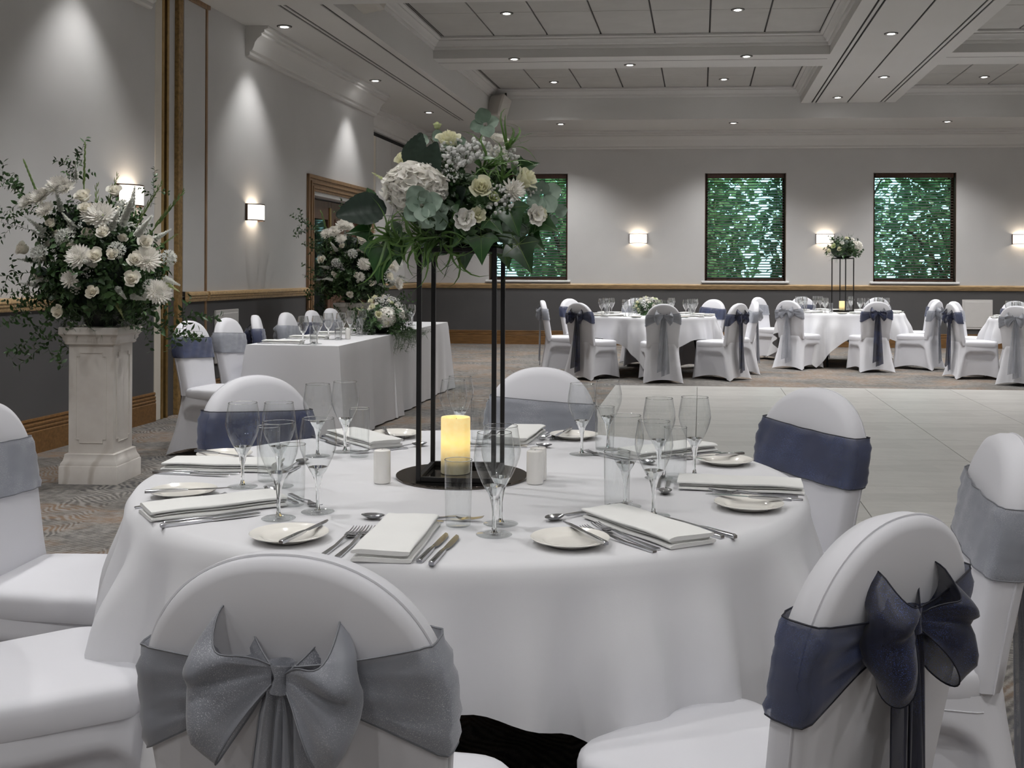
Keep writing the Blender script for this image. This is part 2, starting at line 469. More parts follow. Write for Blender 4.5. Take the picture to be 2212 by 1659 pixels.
# ---- partition pocket on the left wall
def pocket(name, label, a0, a1, b0, b1, mat, z1=ZS):
    m = MB(); RB(m, a0, a1, b0, b1, 0, z1, .004); return tag(struct(m.build(name, M[mat])), label)
pocket('trim_5', 'cream painted jamb at the near side of the partition slot', -.05, .004, B1, 9.335, 'cream')
pocket('trim_6', 'thin gilt strip edging the black partition slot, near side', -.05, .008, 9.335, 9.375, 'brass')
m = MB(); RB(m, -.036, -.03, 9.375, 9.43, 0, ZS); tag(struct(m.build('trim_7', M['dark'])), 'black vertical partition slot in the left wall')
pocket('trim_8', 'thin gilt strip edging the black partition slot, far side', -.05, .004, 9.43, 9.465, 'brass')
pocket('trim_9', 'worn gilt post beside the partition slot', -.05, .004, 9.635, 9.72, 'peeling')
m = MB(); RB(m, -.06, 0, 9.74, 10.16, 1.11, 3.80, .003); pn = tag(struct(m.build('trim_10', M['paint'])), 'narrow pale panel between gilt post and brown strip')
m = MB(); RB(m, -.06, 0, 9.74, 10.16, 0, 1.015); m.build('dado', M['dado'], pn)
pocket('trim_11', 'thin brown joint strip on the left wall', -.05, .008, 10.165, 10.2, 'arch', 3.80)
m = MB(); RB(m, -.02, .03, 9.62, 10.2, 3.80, 3.85); tag(struct(m.build('trim_12', M['arch'])), 'brown head strip above the narrow pale panel')

# ---- double door in the left wall
d1 = tag(struct(bpy.data.objects.new('door_1', None)), 'dark wood double door in a broad fluted oak frame'); COL.objects.link(d1)
def dpart(name, mat, *bs, c=.003, parent=d1):
    m = MB()
    for q in bs: RB(m, *q, c=c)
    return m.build(name, M[mat], parent)
FL = ((0, .035), (.045, .02), (.075, .04), (.105, .02), (.135, .04), (.165, .025), (.195, .045))
for k in range(6):
    o0, o1, pr = FL[k][0], FL[k+1][0], FL[k][1]
    dpart('architrave', 'arch', (0, pr, 12.78+o0, 12.78+o1, 0, 2.48-o0))
    dpart('architrave', 'arch', (0, pr, 15.35-o1, 15.35-o0, 0, 2.48-o0))
    dpart('architrave', 'arch', (0, pr, 12.78+o0, 15.35-o0, 2.48-o1, 2.48-o0))
dpart('lintel', 'sill', (-.25, -.01, 12.98, 15.15, 2.24, 2.285))
dpart('jamb', 'door', (-.25, .0, 12.975, 13.02, 0, 2.24)); dpart('jamb', 'door', (-.25, .0, 15.11, 15.155, 0, 2.24))
leaf = dpart('door_leaf', 'door', (-.20, -.15, 13.02, 13.18, 0, 2.22), (-.20, -.15, 13.95, 14.06, 0, 2.22), (-.20, -.15, 13.18, 13.95, 1.98, 2.22), (-.20, -.15, 13.18, 13.95, 0, .35))
m = MB(); RB(m, -.18, -.17, 13.18, 13.95, .35, 1.98); m.build('pane', M['pane'], leaf)
leaf2 = dpart('door_leaf', 'door', (-.20, -.15, 14.07, 15.11, 0, 2.22))
m = MB(); RB(m, -.15, -.135, 14.2, 14.98, 1.2, 2.0, .003); m.build('moulding', M['door'], leaf2)
dpart('hinge', 'brass', (-.155, -.135, 13.98, 14.04, 1.86, 2.14))
dpart('corridor_wall', 'paint', (-1.15, -1.1, 12.5, 15.6, 0, 2.5), (-1.15, -.25, 12.5, 12.55, 0, 2.5), (-1.15, -.25, 15.55, 15.6, 0, 2.5), (-1.15, -.25, 12.5, 15.6, 2.45, 2.5))

# ---- windows: frame, pane, sill, then a venetian blind in each
def window(i, a0, a1):
    w = tag(struct(bpy.data.objects.new('window_%d' % i, None)), 'far wall window with dark timber frame, %s' % ('beside the tall flower stand', 'between two glowing wall lights', 'beside the white wall panel')[i-1]); COL.objects.link(w)
    m = MB()
    for q in ((a0, a0+.05, WZ0, WZ1), (a1-.05, a1, WZ0, WZ1), (a0, a1, WZ0, WZ0+.05), (a0, a1, WZ1-.05, WZ1)):
        RB(m, q[0], q[1], BB+.17, BB+.24, q[2], q[3], .004)
    m.build('window_frame', M['frame'], w)
    m = MB(); RB(m, a0+.03, a1-.03, BB+.20, BB+.206, WZ0+.03, WZ1-.03); m.build('pane', M['pane'], w)
    m = MB(); RB(m, a0-.06, a1+.06, BB-.06, BB+.17, WZ0-.04, WZ0, .008); m.build('window_sill', M['sill'], w)
    m = MB()
    for s0, s1 in ((a0, a0+.012), (a1-.012, a1)): RB(m, s0, s1, BB-.004, BB+.17, WZ0, WZ1)
    m.build('reveal', M['frame'], w)
for i, (a0, a1) in enumerate(WIN): window(i+1, a0, a1)
slat_me = None
for i, (a0, a1) in enumerate(WIN):
    x, y, z = RP((a0+a1)/2, BB+.07, 0)
    bl = thing('venetian_blind', 'brown wooden venetian blind over the window %s' % ('behind the tall flower stand', 'between two glowing wall lights', 'beside the white wall panel')[i], 'blind', (x, y, 0), ANG_B, 'venetian blinds on the far wall')
    hw = (a1-a0)/2*math.hypot(1, .08)-.035
    m = MB().cbox(-hw, hw, -.035, .03, WZ1-.085, WZ1-.005, .004); m.build('head_rail', M['frame'], bl)
    if slat_me is None:
        c, s_ = math.cos(rad(24)), math.sin(rad(24))
        prof = [(-.024, -.0012), (0, .0016), (.024, -.0012), (.024, -.0028), (0, 0), (-.024, -.0028)]
        slat_me = MB().rings([[(xx, p*c-q*s_, p*s_+q*c) for p, q in prof] for xx in (-hw, hw)]).mesh('slat', M['slat'])
    n = 37
    for k in range(n):
        obj('slat', slat_me, bl, Matrix.Translation((0, 0, WZ0+.06+k*(WZ1-WZ0-.17)/(n-1))))
    m = MB().cbox(-hw, hw, -.022, .022, WZ0+.004, WZ0+.034, .003); m.build('bottom_rail', M['frame'], bl)
    for q in (-.55, 0, .55):
        m = MB().tube([(q, -.026, WZ0+.02), (q, -.026, WZ1-.05)], .002, 5); m.build('ladder_cord', M['frame'], bl)

# ---- wall panel boxes on the dado
for (p, rz, lab) in ((RP(9.475, BB, .34), ANG_B, 'white access panel on the dado under the last far window'), (RP(0, 10.62, .40), -PI/2-ANG_L+PI, 'white access panel on the dado behind the head table chairs')):
    w_ = thing('wall_panel', lab, 'panel', p, rz)
    s_ = -1
    d0, d1_ = sorted((0, .02*s_)); d2, d3 = sorted((.018*s_, .026*s_))
    MB().cbox(-.26, .26, d0, d1_, 0, .52, .004).build('frame', M['white_panel'], w_)
    MB().cbox(-.225, .225, d2, d3, .035, .485, .003).build('cover', M['white_panel'], w_)

# ================================================================ CEILING
ceil = tag(struct(bpy.data.objects.new('ceiling', None)), 'white coffered ceiling with stepped soffits and recessed tiles'); COL.objects.link(ceil)
def cpart(name, mat, *bs):
    m = MB()
    for q in bs: RB(m, *q)
    return m.build(name, M[mat], ceil)
SE = 1.20; SB = 17.95; HD0, HD1 = 9.45, 10.20
cpart('roof_deck', 'ceil', (-1, AR+.3, BF-.3, BB+.3, ZC+.12, ZC+.3))
cpart('near_soffit', 'ceil', (-.3, AR, BF, HD0, ZS, ZC+.12))
cpart('header_beam', 'ceil', (-.3, AR, HD0+.002, HD1, ZS-.012, ZC+.12))
def soffit(name, a0, a1, b0, b1, slots_a):
    """a soffit slab split along its dark air slots, each slot a real recess"""
    m = MB(); e = a0
    for s0, s1 in slots_a:
        RB(m, e, s0, b0, b1, ZSl[0], ZC+.12); e = s1
    RB(m, e, a1, b0, b1, ZSl[0], ZC+.12)
    o = m.build(name, M['ceil'], ceil)
    for s0, s1 in slots_a:
        m = MB(); RB(m, s0-.001, s1+.001, b0, b1, ZSl[0]+.012, ZSl[0]+.03); m.build('air_slot', M['dark'], o)
ZSl = [ZS]
soffit('side_soffit', RECESS-.1, SE, HD1, SB, ((.66, .69), (.715, .745), (1.075, 1.105)))
cpart('far_soffit', 'ceil', (RECESS-.1, AR, SB, BB+.1, ZS, ZC+.12))
ZSl = [ZB]
BA0, BA1 = 6.28, 7.78; CB0, CB1 = 14.05, 14.83
soffit('long_beam', BA0, BA1, HD1, SB, ((6.44, 6.465), (6.50, 6.525), (7.005, 7.03), (7.53, 7.555), (7.59, 7.615)))
CO = [(SE, BA0, HD1, CB0), (SE, BA0, CB1, SB), (BA1, AR, HD1, CB0), (BA1, AR, CB1, SB)]
cpart('cross_beam', 'ceil', (SE, BA0, CB0, CB1, ZB, ZC+.12)); cpart('cross_beam', 'ceil', (BA1, AR, CB0, CB1, ZB, ZC+.12))
for a in ((SE, BA0), (BA1, AR)):
    cpart('beam_joint', 'speaker_dark', (a[0], a[1], 14.34, 14.347, ZB-.002, ZB+.004))
# crown mouldings round each coffer, then the tiles
CROWN = [(0, ZC-.15), (.02, ZC-.15), (.03, ZC-.13), (.03, ZC-.11), (.055, ZC-.10), (.07, ZC-.07), (.10, ZC-.05), (.10, ZC-.035), (.14, ZC-.025), (.14, ZC), (0, ZC)]
for (a0, a1, b0, b1) in CO:
    m = MB()
    for k in range(4):
        c0 = [(a0, b0), (a1, b0), (a1, b1), (a0, b1)]; c1 = [(1, 1), (-1, 1), (-1, -1), (1, -1)]
        p, q = c0[k], c0[(k+1) % 4]; dp, dq = c1[k], c1[(k+1) % 4]
        m.rings([[RP(p[0]+dp[0]*o, p[1]+dp[1]*o, z) for o, z in CROWN], [RP(q[0]+dq[0]*o, q[1]+dq[1]*o, z) for o, z in CROWN]])
    m.build('crown_moulding', M['ceil'], ceil, smooth=30)
    m = MB(); RB(m, a0, a1, b0, b1, ZC+.02, ZC+.04); m.build('tile_grid', M['speaker_dark'], ceil)
    cols = max(1, round((a1-a0-.28)/.667)); cw = (a1-a0-.28)/cols
    rows = max(1, round((b1-b0-.28)/1.05)); rh = (b1-b0-.28)/rows
    for i in range(cols):
        for j in range(rows):
            x0 = a0+.14+i*cw; y0 = b0+.14+j*rh
            m = MB(); RB(m, x0+.010, x0+cw-.010, y0+.006, y0+rh-.006, ZC, ZC+.022, .003); m.build('ceiling_tile', M['tile'], ceil)
    m = MB(); RB(m, a0+.165, a0+.178, b0+.14, b1-.14, ZC-.004, ZC+.001); m.build('tile_edge', M['speaker_dark'], ceil)
# loudspeakers on brackets
for (a, b, z, lab) in ((1.36, 17.72, 4.02, 'box loudspeaker in the corner of the far coffer'), (1.42, 10.75, 4.12, 'box loudspeaker at the near end of the coffer')):
    sp_ = thing('loudspeaker', lab, 'loudspeaker', RP(a, b, z), rad(-38))
    q = Matrix.Rotation(rad(-24), 4, 'X')
    MB().cbox(-.15, .15, -.12, .12, -.2, .2, .02).xf(q).build('cabinet', M['speaker'], sp_)
    MB().cbox(-.125, .125, -.128, -.118, -.17, .17, .004).xf(q).build('grille', M['speaker'], sp_)
    MB().tube([(0, .1, .02), (0, .2, .1), (0, .2, .34 if b > 15 else .2)], .018, 8).build('bracket', M['speaker_dark'], sp_)

# ---- downlights: trim ring, glowing lens, and the lamp itself
ring_me = MB().lathe([(.040, .004), (.044, -.006), (.062, -.007), (.066, -.002), (.066, .004)], 20).mesh('trim_ring', M['trim'])
lens_me = MB().lathe([(.0005, -.001), (.040, -.001)], 16).mesh('lens', M['lens'])
fin_me = MB().lathe([(.066, -.003), (.075, -.0035), (.080, .003)], 20).mesh('cap_ring', M['speaker_dark'])
def downlight(a, b, z, lab, w=1., grp=None, cone=118):
    d = thing('downlight', lab, 'downlight', RP(a, b, z-.003), 0, grp)
    obj('trim_ring', ring_me, d); obj('lens', lens_me, d); obj('cap_ring', fin_me, d)
    l = bpy.data.lights.new('lamp', 'SPOT'); l.energy = SPOT_W*w; l.color = (1, .99, .98)
    l.spot_size = rad(cone); l.spot_blend = .75; l.shadow_soft_size = .045
    o = bpy.data.objects.new('lamp', l); COL.objects.link(o); o.parent = d; o.location = (0, 0, -.02)
for b, w_ in ((11.1, 'where the left cornice begins'), (14.2, 'above the double door frame'), (17.0, 'by the recessed partition panels')): downlight(.39, b, ZS, 'recessed downlight in the slotted side soffit, '+w_, .55, 'side soffit downlights', 84)
for b in (1.9, 4.95, 8.0): downlight(.39, b, ZS, 'recessed downlight in the near ceiling beside the left wall', .5, 'near wall-washing downlights', 84)
for a, w_ in ((2.30, 'in front of the window by the flower stand'), (5.21, 'in front of the middle window'), (8.71, 'in front of the window by the white panel'), (11.9, 'past the last sconce')): downlight(a, 18.41, ZS, 'recessed downlight in the far wall soffit, '+w_, 1.15, 'far soffit downlights')
for a, w_ in ((2.25, 'at its loudspeaker end'), (3.72, 'past the thin joint line'), (5.24, 'next to the long beam'), (9.2, 'beyond the long beam'), (11.4, 'beyond the long beam, far end')): downlight(a, 14.6 if a == 3.72 else 14.12, ZB, 'recessed downlight in the cross beam '+w_, 1.2, 'cross beam downlights')
for a, b, w_ in ((6.84, 12.92, 'before the cross beam'), (7.22, 15.67, 'past the cross beam'), (6.80, 17.4, 'at its far end'), (7.22, 10.9, 'at its near end')): downlight(a, b, ZB, 'recessed downlight between air slots in the long beam, '+w_, 1.2, 'long beam downlights')
for a, b, w_ in ((2.40, 12.75, 'near coffer, on the loudspeaker side'), (5.08, 12.74, 'near coffer, on the long beam side'), (9.0, 12.7, 'near coffer past the long beam'), (11.6, 12.7, 'near coffer past the long beam, far end'), (2.36, 16.02, 'far coffer, close to the cross beam, loudspeaker side'), (2.34, 17.25, 'far coffer, nearest the corner loudspeaker'), (5.02, 17.15, 'far coffer, on the long beam side'), (8.98, 15.91, 'far coffer past the long beam, by the cross beam'), (8.98, 17.17, 'far coffer past the long beam, by the crown moulding'), (11.6, 16.4, 'far coffer past the long beam, far end')):
    downlight(a, b, ZC, 'recessed tile downlight in the '+w_, 1.2, 'coffer tile downlights')
for a in (1.9, 3.6, 5.9, 8.2, 10.8):  # unseen fill lamps, added overhead and behind the camera to brighten the foreground
    for b in (-1.6, 1.1, 3.8, 6.5, 8.6):
        if (a, b) == (5.9, 8.6): continue
        downlight(a, b, ZS, 'unseen recessed downlight added in the near ceiling as fill light', (.55 if b < 2 else (1.25 if a < 2 else .48)), 'added near ceiling fill lights', 150 if b < 2 else 118)

# ---- wall sconces
def sconce(p, rz, lab):
    s = thing('wall_sconce', lab, 'wall lamp', p, rz, 'half round wall sconces')
    n = 14
    def arc(r, z): return [(r*1.0*math.cos(PI*k/n)*.155, -.012-math.sin(PI*k/n)*.115*r, z) for k in range(n+1)]
    m = MB().grid(lambda u, v: arc(1, -.085+.17*v)[int(round(u*n))], n+1, 2); sh = m.build('shade', M['shade'], s)
    for z in (-.088, .078):
        o_, i_ = arc(1.03, 0), arc(.97, 0)
        m = MB()
        for k in range(n):
            q = [(o_[k][0], o_[k][1]), (o_[k+1][0], o_[k+1][1]), (i_[k+1][0], i_[k+1][1]), (i_[k][0], i_[k][1])]
            m.add([(x, y, zz) for zz in (z, z+.010) for x, y in q], [(0,3,2,1), (4,5,6,7), (0,1,5,4), (1,2,6,5), (2,3,7,6), (3,0,4,7)])
        m.build('rim', M['bronze'], s)
    for q in (-.162, .150): MB().cbox(q, q+.012, -.025, 0, -.09, .09, .002).build('side_bracket', M['bronze'], s)
    MB().cbox(-.15, .15, -.008, 0, -.07, .07, .002).build('back_plate', M['bronze'], s)
    l = bpy.data.lights.new('lamp', 'POINT'); l.energy = SCONCE_W; l.color = (1, .86, .68); l.shadow_soft_size = .03
    o = bpy.data.objects.new('lamp', l); COL.objects.link(o); o.parent = s; o.location = (0, -.055, 0)
for a, lab in ((3.56, 'half round glowing wall sconce between the first two windows'), (6.85, 'half round glowing wall sconce above the tall far centrepiece'), (10.22, 'half round glowing wall sconce past the last far window')):
    sconce(RP(a, BB, 1.925), ANG_B, lab)
for b, lab in ((8.77, 'half round glowing wall sconce behind the pedestal flowers'), (11.22, 'half round glowing wall sconce beside the double door')):
    sconce(RP(0, b, 1.92), PI/2-ANG_L, lab)

# ================================================================ DANCE FLOOR
df = thing('dance_floor', 'pale grey panelled dance floor laid on the carpet', 'dance floor', (0, 0, 0))
P_ = .925; A0, Bk = 4.636-P_, 12.46
o_df = RP(A0, Bk, 0)
nc, nr = 10, 8
fnp = lambda a, b, z: (a+.1765*b, b-.08*a, z)
pan_me = MB().cbox(.002, P_-.002, .002, P_-.002, .001, .018, .0012, fnp).mesh('panel', M['board'])
for i in range(nc):
    for j in range(nr):
        a, b = A0+i*P_, Bk-(j+1)*P_
        obj('panel', pan_me, df, Matrix.Translation(Vector(RP(a, b, 0))))
m = MB(); RB(m, A0, A0+nc*P_, Bk, Bk+.035, .001, .017, .004)
m.build('edge_trim', M['edge'], df)

# ================================================================ COVERED BANQUET CHAIR  (local: front = +Y, floor at z = 0)
def bk_y(z): return -.200-.085*(z-.45)/.5
def bk_w(z):
    if z <= .73: return .190+.018*max(0, (z-.45))/.28
    q = min(1., (z-.73)/.21)
    return .208*math.sqrt(max(0., 1-q**2.3))
BACK_PROF = [(.0, -.032), (.6, -.032), (.93, -.031), (.985, -.024), (1.0, -.009), (1.0, .012), (.975, .030), (.9, .040), (.6, .048), (0, .052)]
def back_outline(n=44):
    pts = [(-.190, .42), (-.190, .50), (-.198, .60), (-.205, .68)]
    for k in range(n+1):
        th = PI-PI*k/n
        cx_, sz_ = math.cos(th), math.sin(th)
        pts.append((.208*math.copysign(abs(cx_)**.92, cx_), .73+.21*abs(sz_)**.92))
    return pts+[(.205, .68), (.198, .60), (.190, .50), (.190, .42)]
def chair_meshes():
    d = {}
    ol = back_outline(); m = MB(); rings = []
    for s, y in BACK_PROF:
        s = max(s, .02)
        r = []
        for x, z in ol:
            zz = .66+(z-.66)*s
            r.append((x*s, bk_y(zz)+y, zz))
        rings.append(r)
    m.rings(rings)
    d['back_cover'] = m.mesh('back_cover', M['cover'], 60)
    pth = [(x*1.002, bk_y(z)-.012, z) for x, z in ol]
    d['seam'] = MB().tube(pth, .0022, 5).mesh('seam', M['cover'])
    # seat cushion
    def rr(hw_f, hw_b, y0, y1, rc, n=7):
        pts = []
        for (cx_, cy_, a0) in ((hw_f-rc, y1-rc, 0), (-hw_f+rc, y1-rc, 90), (-hw_b+rc, y0+rc, 180), (hw_b-rc, y0+rc, 270)):
            for k in range(n):
                a = rad(a0+90*k/(n-1)); pts.append((cx_+rc*math.cos(a), cy_+rc*math.sin(a)))
        return pts
    o = rr(.220, .200, -.215, .235, .075)
    cx_, cy_ = 0, .01
    prof = [(.90, .400), (.985, .402), (1.0, .412), (1.0, .446), (.988, .458), (.95, .468), (.85, .474), (.5, .480), (.02, .483)]
    m = MB().rings([[(cx_+(x-cx_)*s, cy_+(y-cy_)*s, z) for x, y in o] for s, z in prof])
    d['seat_cover'] = m.mesh('seat_cover', M['cover'], 60)
    # skirt: sides sampled as straight runs between the four feet, hem arched, panels sucked in
    N = 24; H = 24
    top = [((.212, .228), (-.212, .228)), ((-.212, .228), (-.196, -.205)), ((-.196, -.205), (.196, -.205)), ((.196, -.205), (.212, .228))]
    ft = [((.232, .245), (-.232, .245)), ((-.232, .245), (-.236, -.305)), ((-.236, -.305), (.236, -.305)), ((.236, -.305), (.232, .245))]
    nrm = [(0, 1), (-1, 0), (0, -1), (1, 0)]
    rings = []
    for h in range(H+1):
        hh = h/H; ring = []
        for sd in range(4):
            for k in range(N):
                t_ = k/N
                tx = top[sd][0][0]+(top[sd][1][0]-top[sd][0][0])*t_; ty = top[sd][0][1]+(top[sd][1][1]-top[sd][0][1])*t_
                bx = ft[sd][0][0]+(ft[sd][1][0]-ft[sd][0][0])*t_; by = ft[sd][0][1]+(ft[sd][1][1]-ft[sd][0][1])*t_
                # rounded corners at the top
                cr = min(t_, 1-t_)*.43
                rr_ = max(0, 1-cr/.05)**2*.018
                tx -= math.copysign(rr_, tx); ty -= math.copysign(rr_*.8, ty)
                ztop = .415
                if sd == 2: ztop = .415+.10*smooth(min(t_, 1-t_)*6)
                if sd == 2: ty = ty-.022*smooth(min(t_, 1-t_)*6)
                zhem = .004+.055*math.sin(PI*t_)**.8*(1 if sd != 2 else .7)
                z = ztop+(zhem-ztop)*hh
                e = hh**1.15
                x, y = tx+(bx-tx)*e, ty+(by-ty)*e
                dx, dz = min(t_, 1-t_)*.45-.040, (ztop-z)-.068
                ins = 0
                if dx > 0 and dz > 0:
                    rc = .07                       # rounded inner corner of the arch
                    dd = min(dx, dz) if dx > rc or dz > rc else rc-math.hypot(rc-dx, rc-dz)
                    dd = max(0., dd)
                    ins = .034*smooth(dd/.022) if sd != 2 else .012*smooth(dd/.1)
                    ins += .02*math.sin(PI*t_)*hh*smooth(dd/.05)
                x -= nrm[sd][0]*ins; y -= nrm[sd][1]*ins
                ring.append((x, y, z))
        rings.append(ring)
    m = MB().rings(rings, False, False)
    d['skirt_cover'] = m.mesh('skirt_cover', M['cover'], 180)
    ring_ = rings[2]; d['seat_seam'] = MB().tube([(x*1.002, y*1.002, z) for x, y, z in ring_[:2*N]], .0016, 5).mesh('seam', M['cover'])
    # sash band, pulled up and gathered behind towards the knot
    half = [(s, y) for s, y in BACK_PROF]
    per = [(s, y-.004 if y < 0 else y+.004) for s, y in half]
    full = [(s, y, 1) for s, y in per]+[(s, y, -1) for s, y in reversed(per[1:-1])]
    # refine the loop
    fine = []
    for i in range(len(full)):
        a_, b_ = full[i], full[(i+1) % len(full)]
        xa, xb = a_[0]*a_[2], b_[0]*b_[2]
        k_ = 5 if abs(xa-xb) > .2 else 2
        for q in range(k_): fine.append((xa+(xb-xa)*q/k_, a_[1]+(b_[1]-a_[1])*q/k_))
    nv = 11
    def sash_pt(i, j):
        xs, y = fine[i % len(fine)]; v = j/(nv-1)*2-1
        rear = y < -.015
        s = abs(xs)
        if rear: hw, zc = .016+.058*s**1.1, .786-.036*s
        else: hw, zc = .074, .750
        tilt = .012*xs
        z = zc+v*hw+tilt
        w_ = bk_w(z)+.0045
        wr = .004*math.sin(v*11+xs*5)+.003*math.sin(v*23+xs*9+1)
        if rear: wr = .009*math.sin(v*8)*(1.15-s)+.007*math.sin(v*13+3*s)*(1.1-.5*s)
        off = (-1 if y < 0 else 1)*abs(wr)
        return (xs*w_+(.0022 if s > .97 else 0)*math.copysign(1, xs)*(1+math.sin(v*14)), bk_y(z)+y+off, z)
    nf = len(fine)
    m = MB().grid(lambda u, v: sash_pt(int(round(u*nf)), int(round(v*(nv-1)))), nf, nv, cu=True)
    d['sash'] = m
    d['sash_hem'] = [MB().tube([sash_pt(i, j) for i in range(nf+1)], .0015, 5) for j in (0, nv-1)]
    # bow
    KZ = .790; KY = bk_y(KZ)-.036
    def loop(sg, lift=0., size=1.):
        def f(u, v):
            v = v*2-1; e = math.sin(PI*u)
            hw = (.014+.070*e**.85)*size
            fr = 1 if u < .5 else 0
            x = sg*size*(.012+.128*e**.85*math.sqrt(1-(.55 if v > 0 else .62)*v*v))
            y = KY-.022-.036*math.sin(2*PI*u)-.010*e+.010*math.sin(6*v+5*u)*e+.007*math.sin(13*v+2*u)*e*(1.2-e)
            z = KZ+lift+v*hw+.012*e*v-.012*e-.016*e*e*(1 if v < 0 else 0)*abs(v)+(-.026 if fr else .016)*e*max(0, v)*math.sin(PI*min(1, abs(u-.5)*2))+.004*math.sin(9*u+2)*e
            return (x, y, z)
        return MB().grid(f, 25, 13)
    d['loops'] = [loop(-1, .004, .84), loop(1, -.004, .78)]
    d['loop_hems'] = []
    for L in d['loops']:
        d['loop_hems'].append([MB().tube([L.v[i*13+j] for i in range(25)], .0013, 5) for j in (0, 12)])
    d['knot'] = MB().grid(lambda u, v: ((.013+.004*math.cos(2*PI*v))*math.cos(2*PI*u)*(1+.12*math.sin(6*PI*u)), KY-.014+.014*math.sin(2*PI*u), KZ+(v-.5)*.038), 20, 9, cu=True)
    def tail(x0, x1, w0, w1, z1, ph, lean):
        def f(u, v):
            v = v*2-1
            e = u**.6
            w = w0+(w1-w0)*e
            z = KZ-.01+(z1-KZ)*u+.02*v*u
            return (x0+(x1-x0)*u+v*w, KY-.012-lean*u+.009*math.sin(5*v+ph+3*u)*(1-.3*u)-.03*max(0, .5-z)*0, z)
        return MB().grid(f, 17, 13)
    d['tails'] = [tail(-.010, -.026, .013, .056, .16, 0, .018), tail(.012, .020, .013, .050, .11, 2.2, .006)]
    d['tail_hems'] = [[MB().tube([L.v[i*13+j] for i in range(17)], .0012, 5) for j in (0, 12)] for L in d['tails']]
    return d
CH = chair_meshes()
def coloured(c):
    return dict(sash=CH['sash'].mesh('sash', M[c+'_sash'], 180),
                sash_hem=[h.mesh('sash_hem', M[c+'_hem']) for h in CH['sash_hem']],
                loops=[h.mesh('bow_loop', M[c+'_bow'], 180) for h in CH['loops']],
                loop_hems=[[q.mesh('hem', M[c+'_hem']) for q in h] for h in CH['loop_hems']],
                knot=CH['knot'].mesh('bow_knot', M[c+'_bow'], 180),
                tails=[h.mesh('bow_tail', M[c+'_bow'], 180) for h in CH['tails']],
                tail_hems=[[q.mesh('hem', M[c+'_hem']) for q in h] for h in CH['tail_hems']])
CC = {c: coloured(c) for c in ('grey', 'navy')}
WORD = {'grey': 'silver', 'navy': 'navy'}
def chair(x, y, deg, c, label, group, near=True):
    t_ = thing('banquet_chair', label, 'chair', (x, y, 0), rad(deg), group)
    obj('back_cover', CH['back_cover'], t_); obj('seat_cover', CH['seat_cover'], t_); obj('skirt_cover', CH['skirt_cover'], t_)
    if near: obj('seam', CH['seam'], t_); obj('seam', CH['seat_seam'], t_)
    k = CC[c]
    s = tag(obj('sash', k['sash'], t_), WORD[c]+' organza sash wrapped round the back')
    if near:
        for h in k['sash_hem']: obj('hem', h, s)
    for i in (0, 1):
        l = obj('bow_loop', k['loops'][i], t_); tl = obj('bow_tail', k['tails'][i], t_)
        if near:
            for h in k['loop_hems'][i]: obj('hem', h, l)
            for h in k['tail_hems'][i]: obj('hem', h, tl)
    obj('bow_knot', k['knot'], t_)
    return t_

# ================================================================ ROUND TABLES
TR_, TZ = .862, .748
MX, MY = -.106, 2.85            # main table centre
def cloth_mesh(seed, ext):      # ext: cloth reach to +x, -x, +y, -y
    r = random.Random(seed)
    nth, nr = 240, 22
    ph = [r.uniform(0, 6.28) for _ in range(4)]
    m = MB(); rings = []
    for k in range(5):
        rr = TR_*(.004+.966*k/4.)
        rings.append([(rr*math.cos(2*PI*i/nth), rr*math.sin(2*PI*i/nth), TZ+.004) for i in range(nth)])
    for k in range(nr+1):
        t_ = k/nr; ring = []
        for i in range(nth):
            th = 2*PI*i/nth
            c, s = math.cos(th), math.sin(th)
            drop = min((ext[0] if c > 0 else ext[1])/max(abs(c), 1e-6), (ext[2] if s > 0 else ext[3])/max(abs(s), 1e-6))-TR_-.01
            drop = min(drop, .735)
            d = drop*t_
            corner = abs(math.sin(2*th))**1.5
            f = .42*math.cos(13*th+ph[0]+.6*math.sin(3*th))+.25*math.cos(8*th+ph[1])+.50*math.cos(24*th+ph[2]+math.sin(5*th))
            f2 = math.cos(4*th+PI)          # corners hang in one broad cone each
            dd = max(0., d-.025)
            amp = (.030*smooth(dd/.20)+dd*.10)*(1+.9*corner)
            rr = TR_+.012*smooth(d/.03)+dd*.004+amp*(.5+.5*max(-1, min(1, 1.5*f)))+dd*.14*corner*(.5+.5*math.cos(8*th))*.6
            z = TZ+.004-(d if d > .03 else d*.6+d*d*13.3)
            if d <= .03: rr = TR_+.012*math.sin(PI/2*d/.03)-.006*(1-d/.03)
            ring.append((rr*c, rr*s, max(z, .012)))
        rings.append(ring)
    m.rings(rings, True, False)
    return m.mesh('tablecloth', M['cloth'], 180)
CLOTH = [cloth_mesh(3, (1.22, 1.38, 1.2, 1.14)), cloth_mesh(8, (1.14,)*4)]
top_me = MB().lathe([(.001, 0), (TR_-.004, 0), (TR_-.004, -.024), (.001, -.024)], 48).mesh('tabletop', M['table_ply'])
tleg = [MB().tube([(sx*.42, sy*.36, TZ-.03), (sx*.46, sy*.50, 0)], .014, 8).mesh('leg', M['table_metal']) for sx in (-1, 1) for sy in (-1, 1)]
tbar = [MB().tube([(sx*.425, -.37, .62), (sx*.425, .37, .62)], .010, 6).mesh('cross_bar', M['table_metal']) for sx in (-1, 1)]
def round_table(x, y, deg, where, ci):
    t_ = thing('round_table', 'round folding table under the cloth, '+where, 'table', (x, y, 0), rad(deg), 'round banquet tables')
    obj('tabletop', top_me, t_, Matrix.Translation((0, 0, TZ)))
    for l in tleg: obj('leg', l, t_)
    for l in tbar: obj('cross_bar', l, t_)
    c = obj('tablecloth', CLOTH[ci], None, TR(x, y, 0, rad(deg)))
    tag(c, 'square white cloth draped over the round table, '+where, 'tablecloth', 'white round-table cloths')

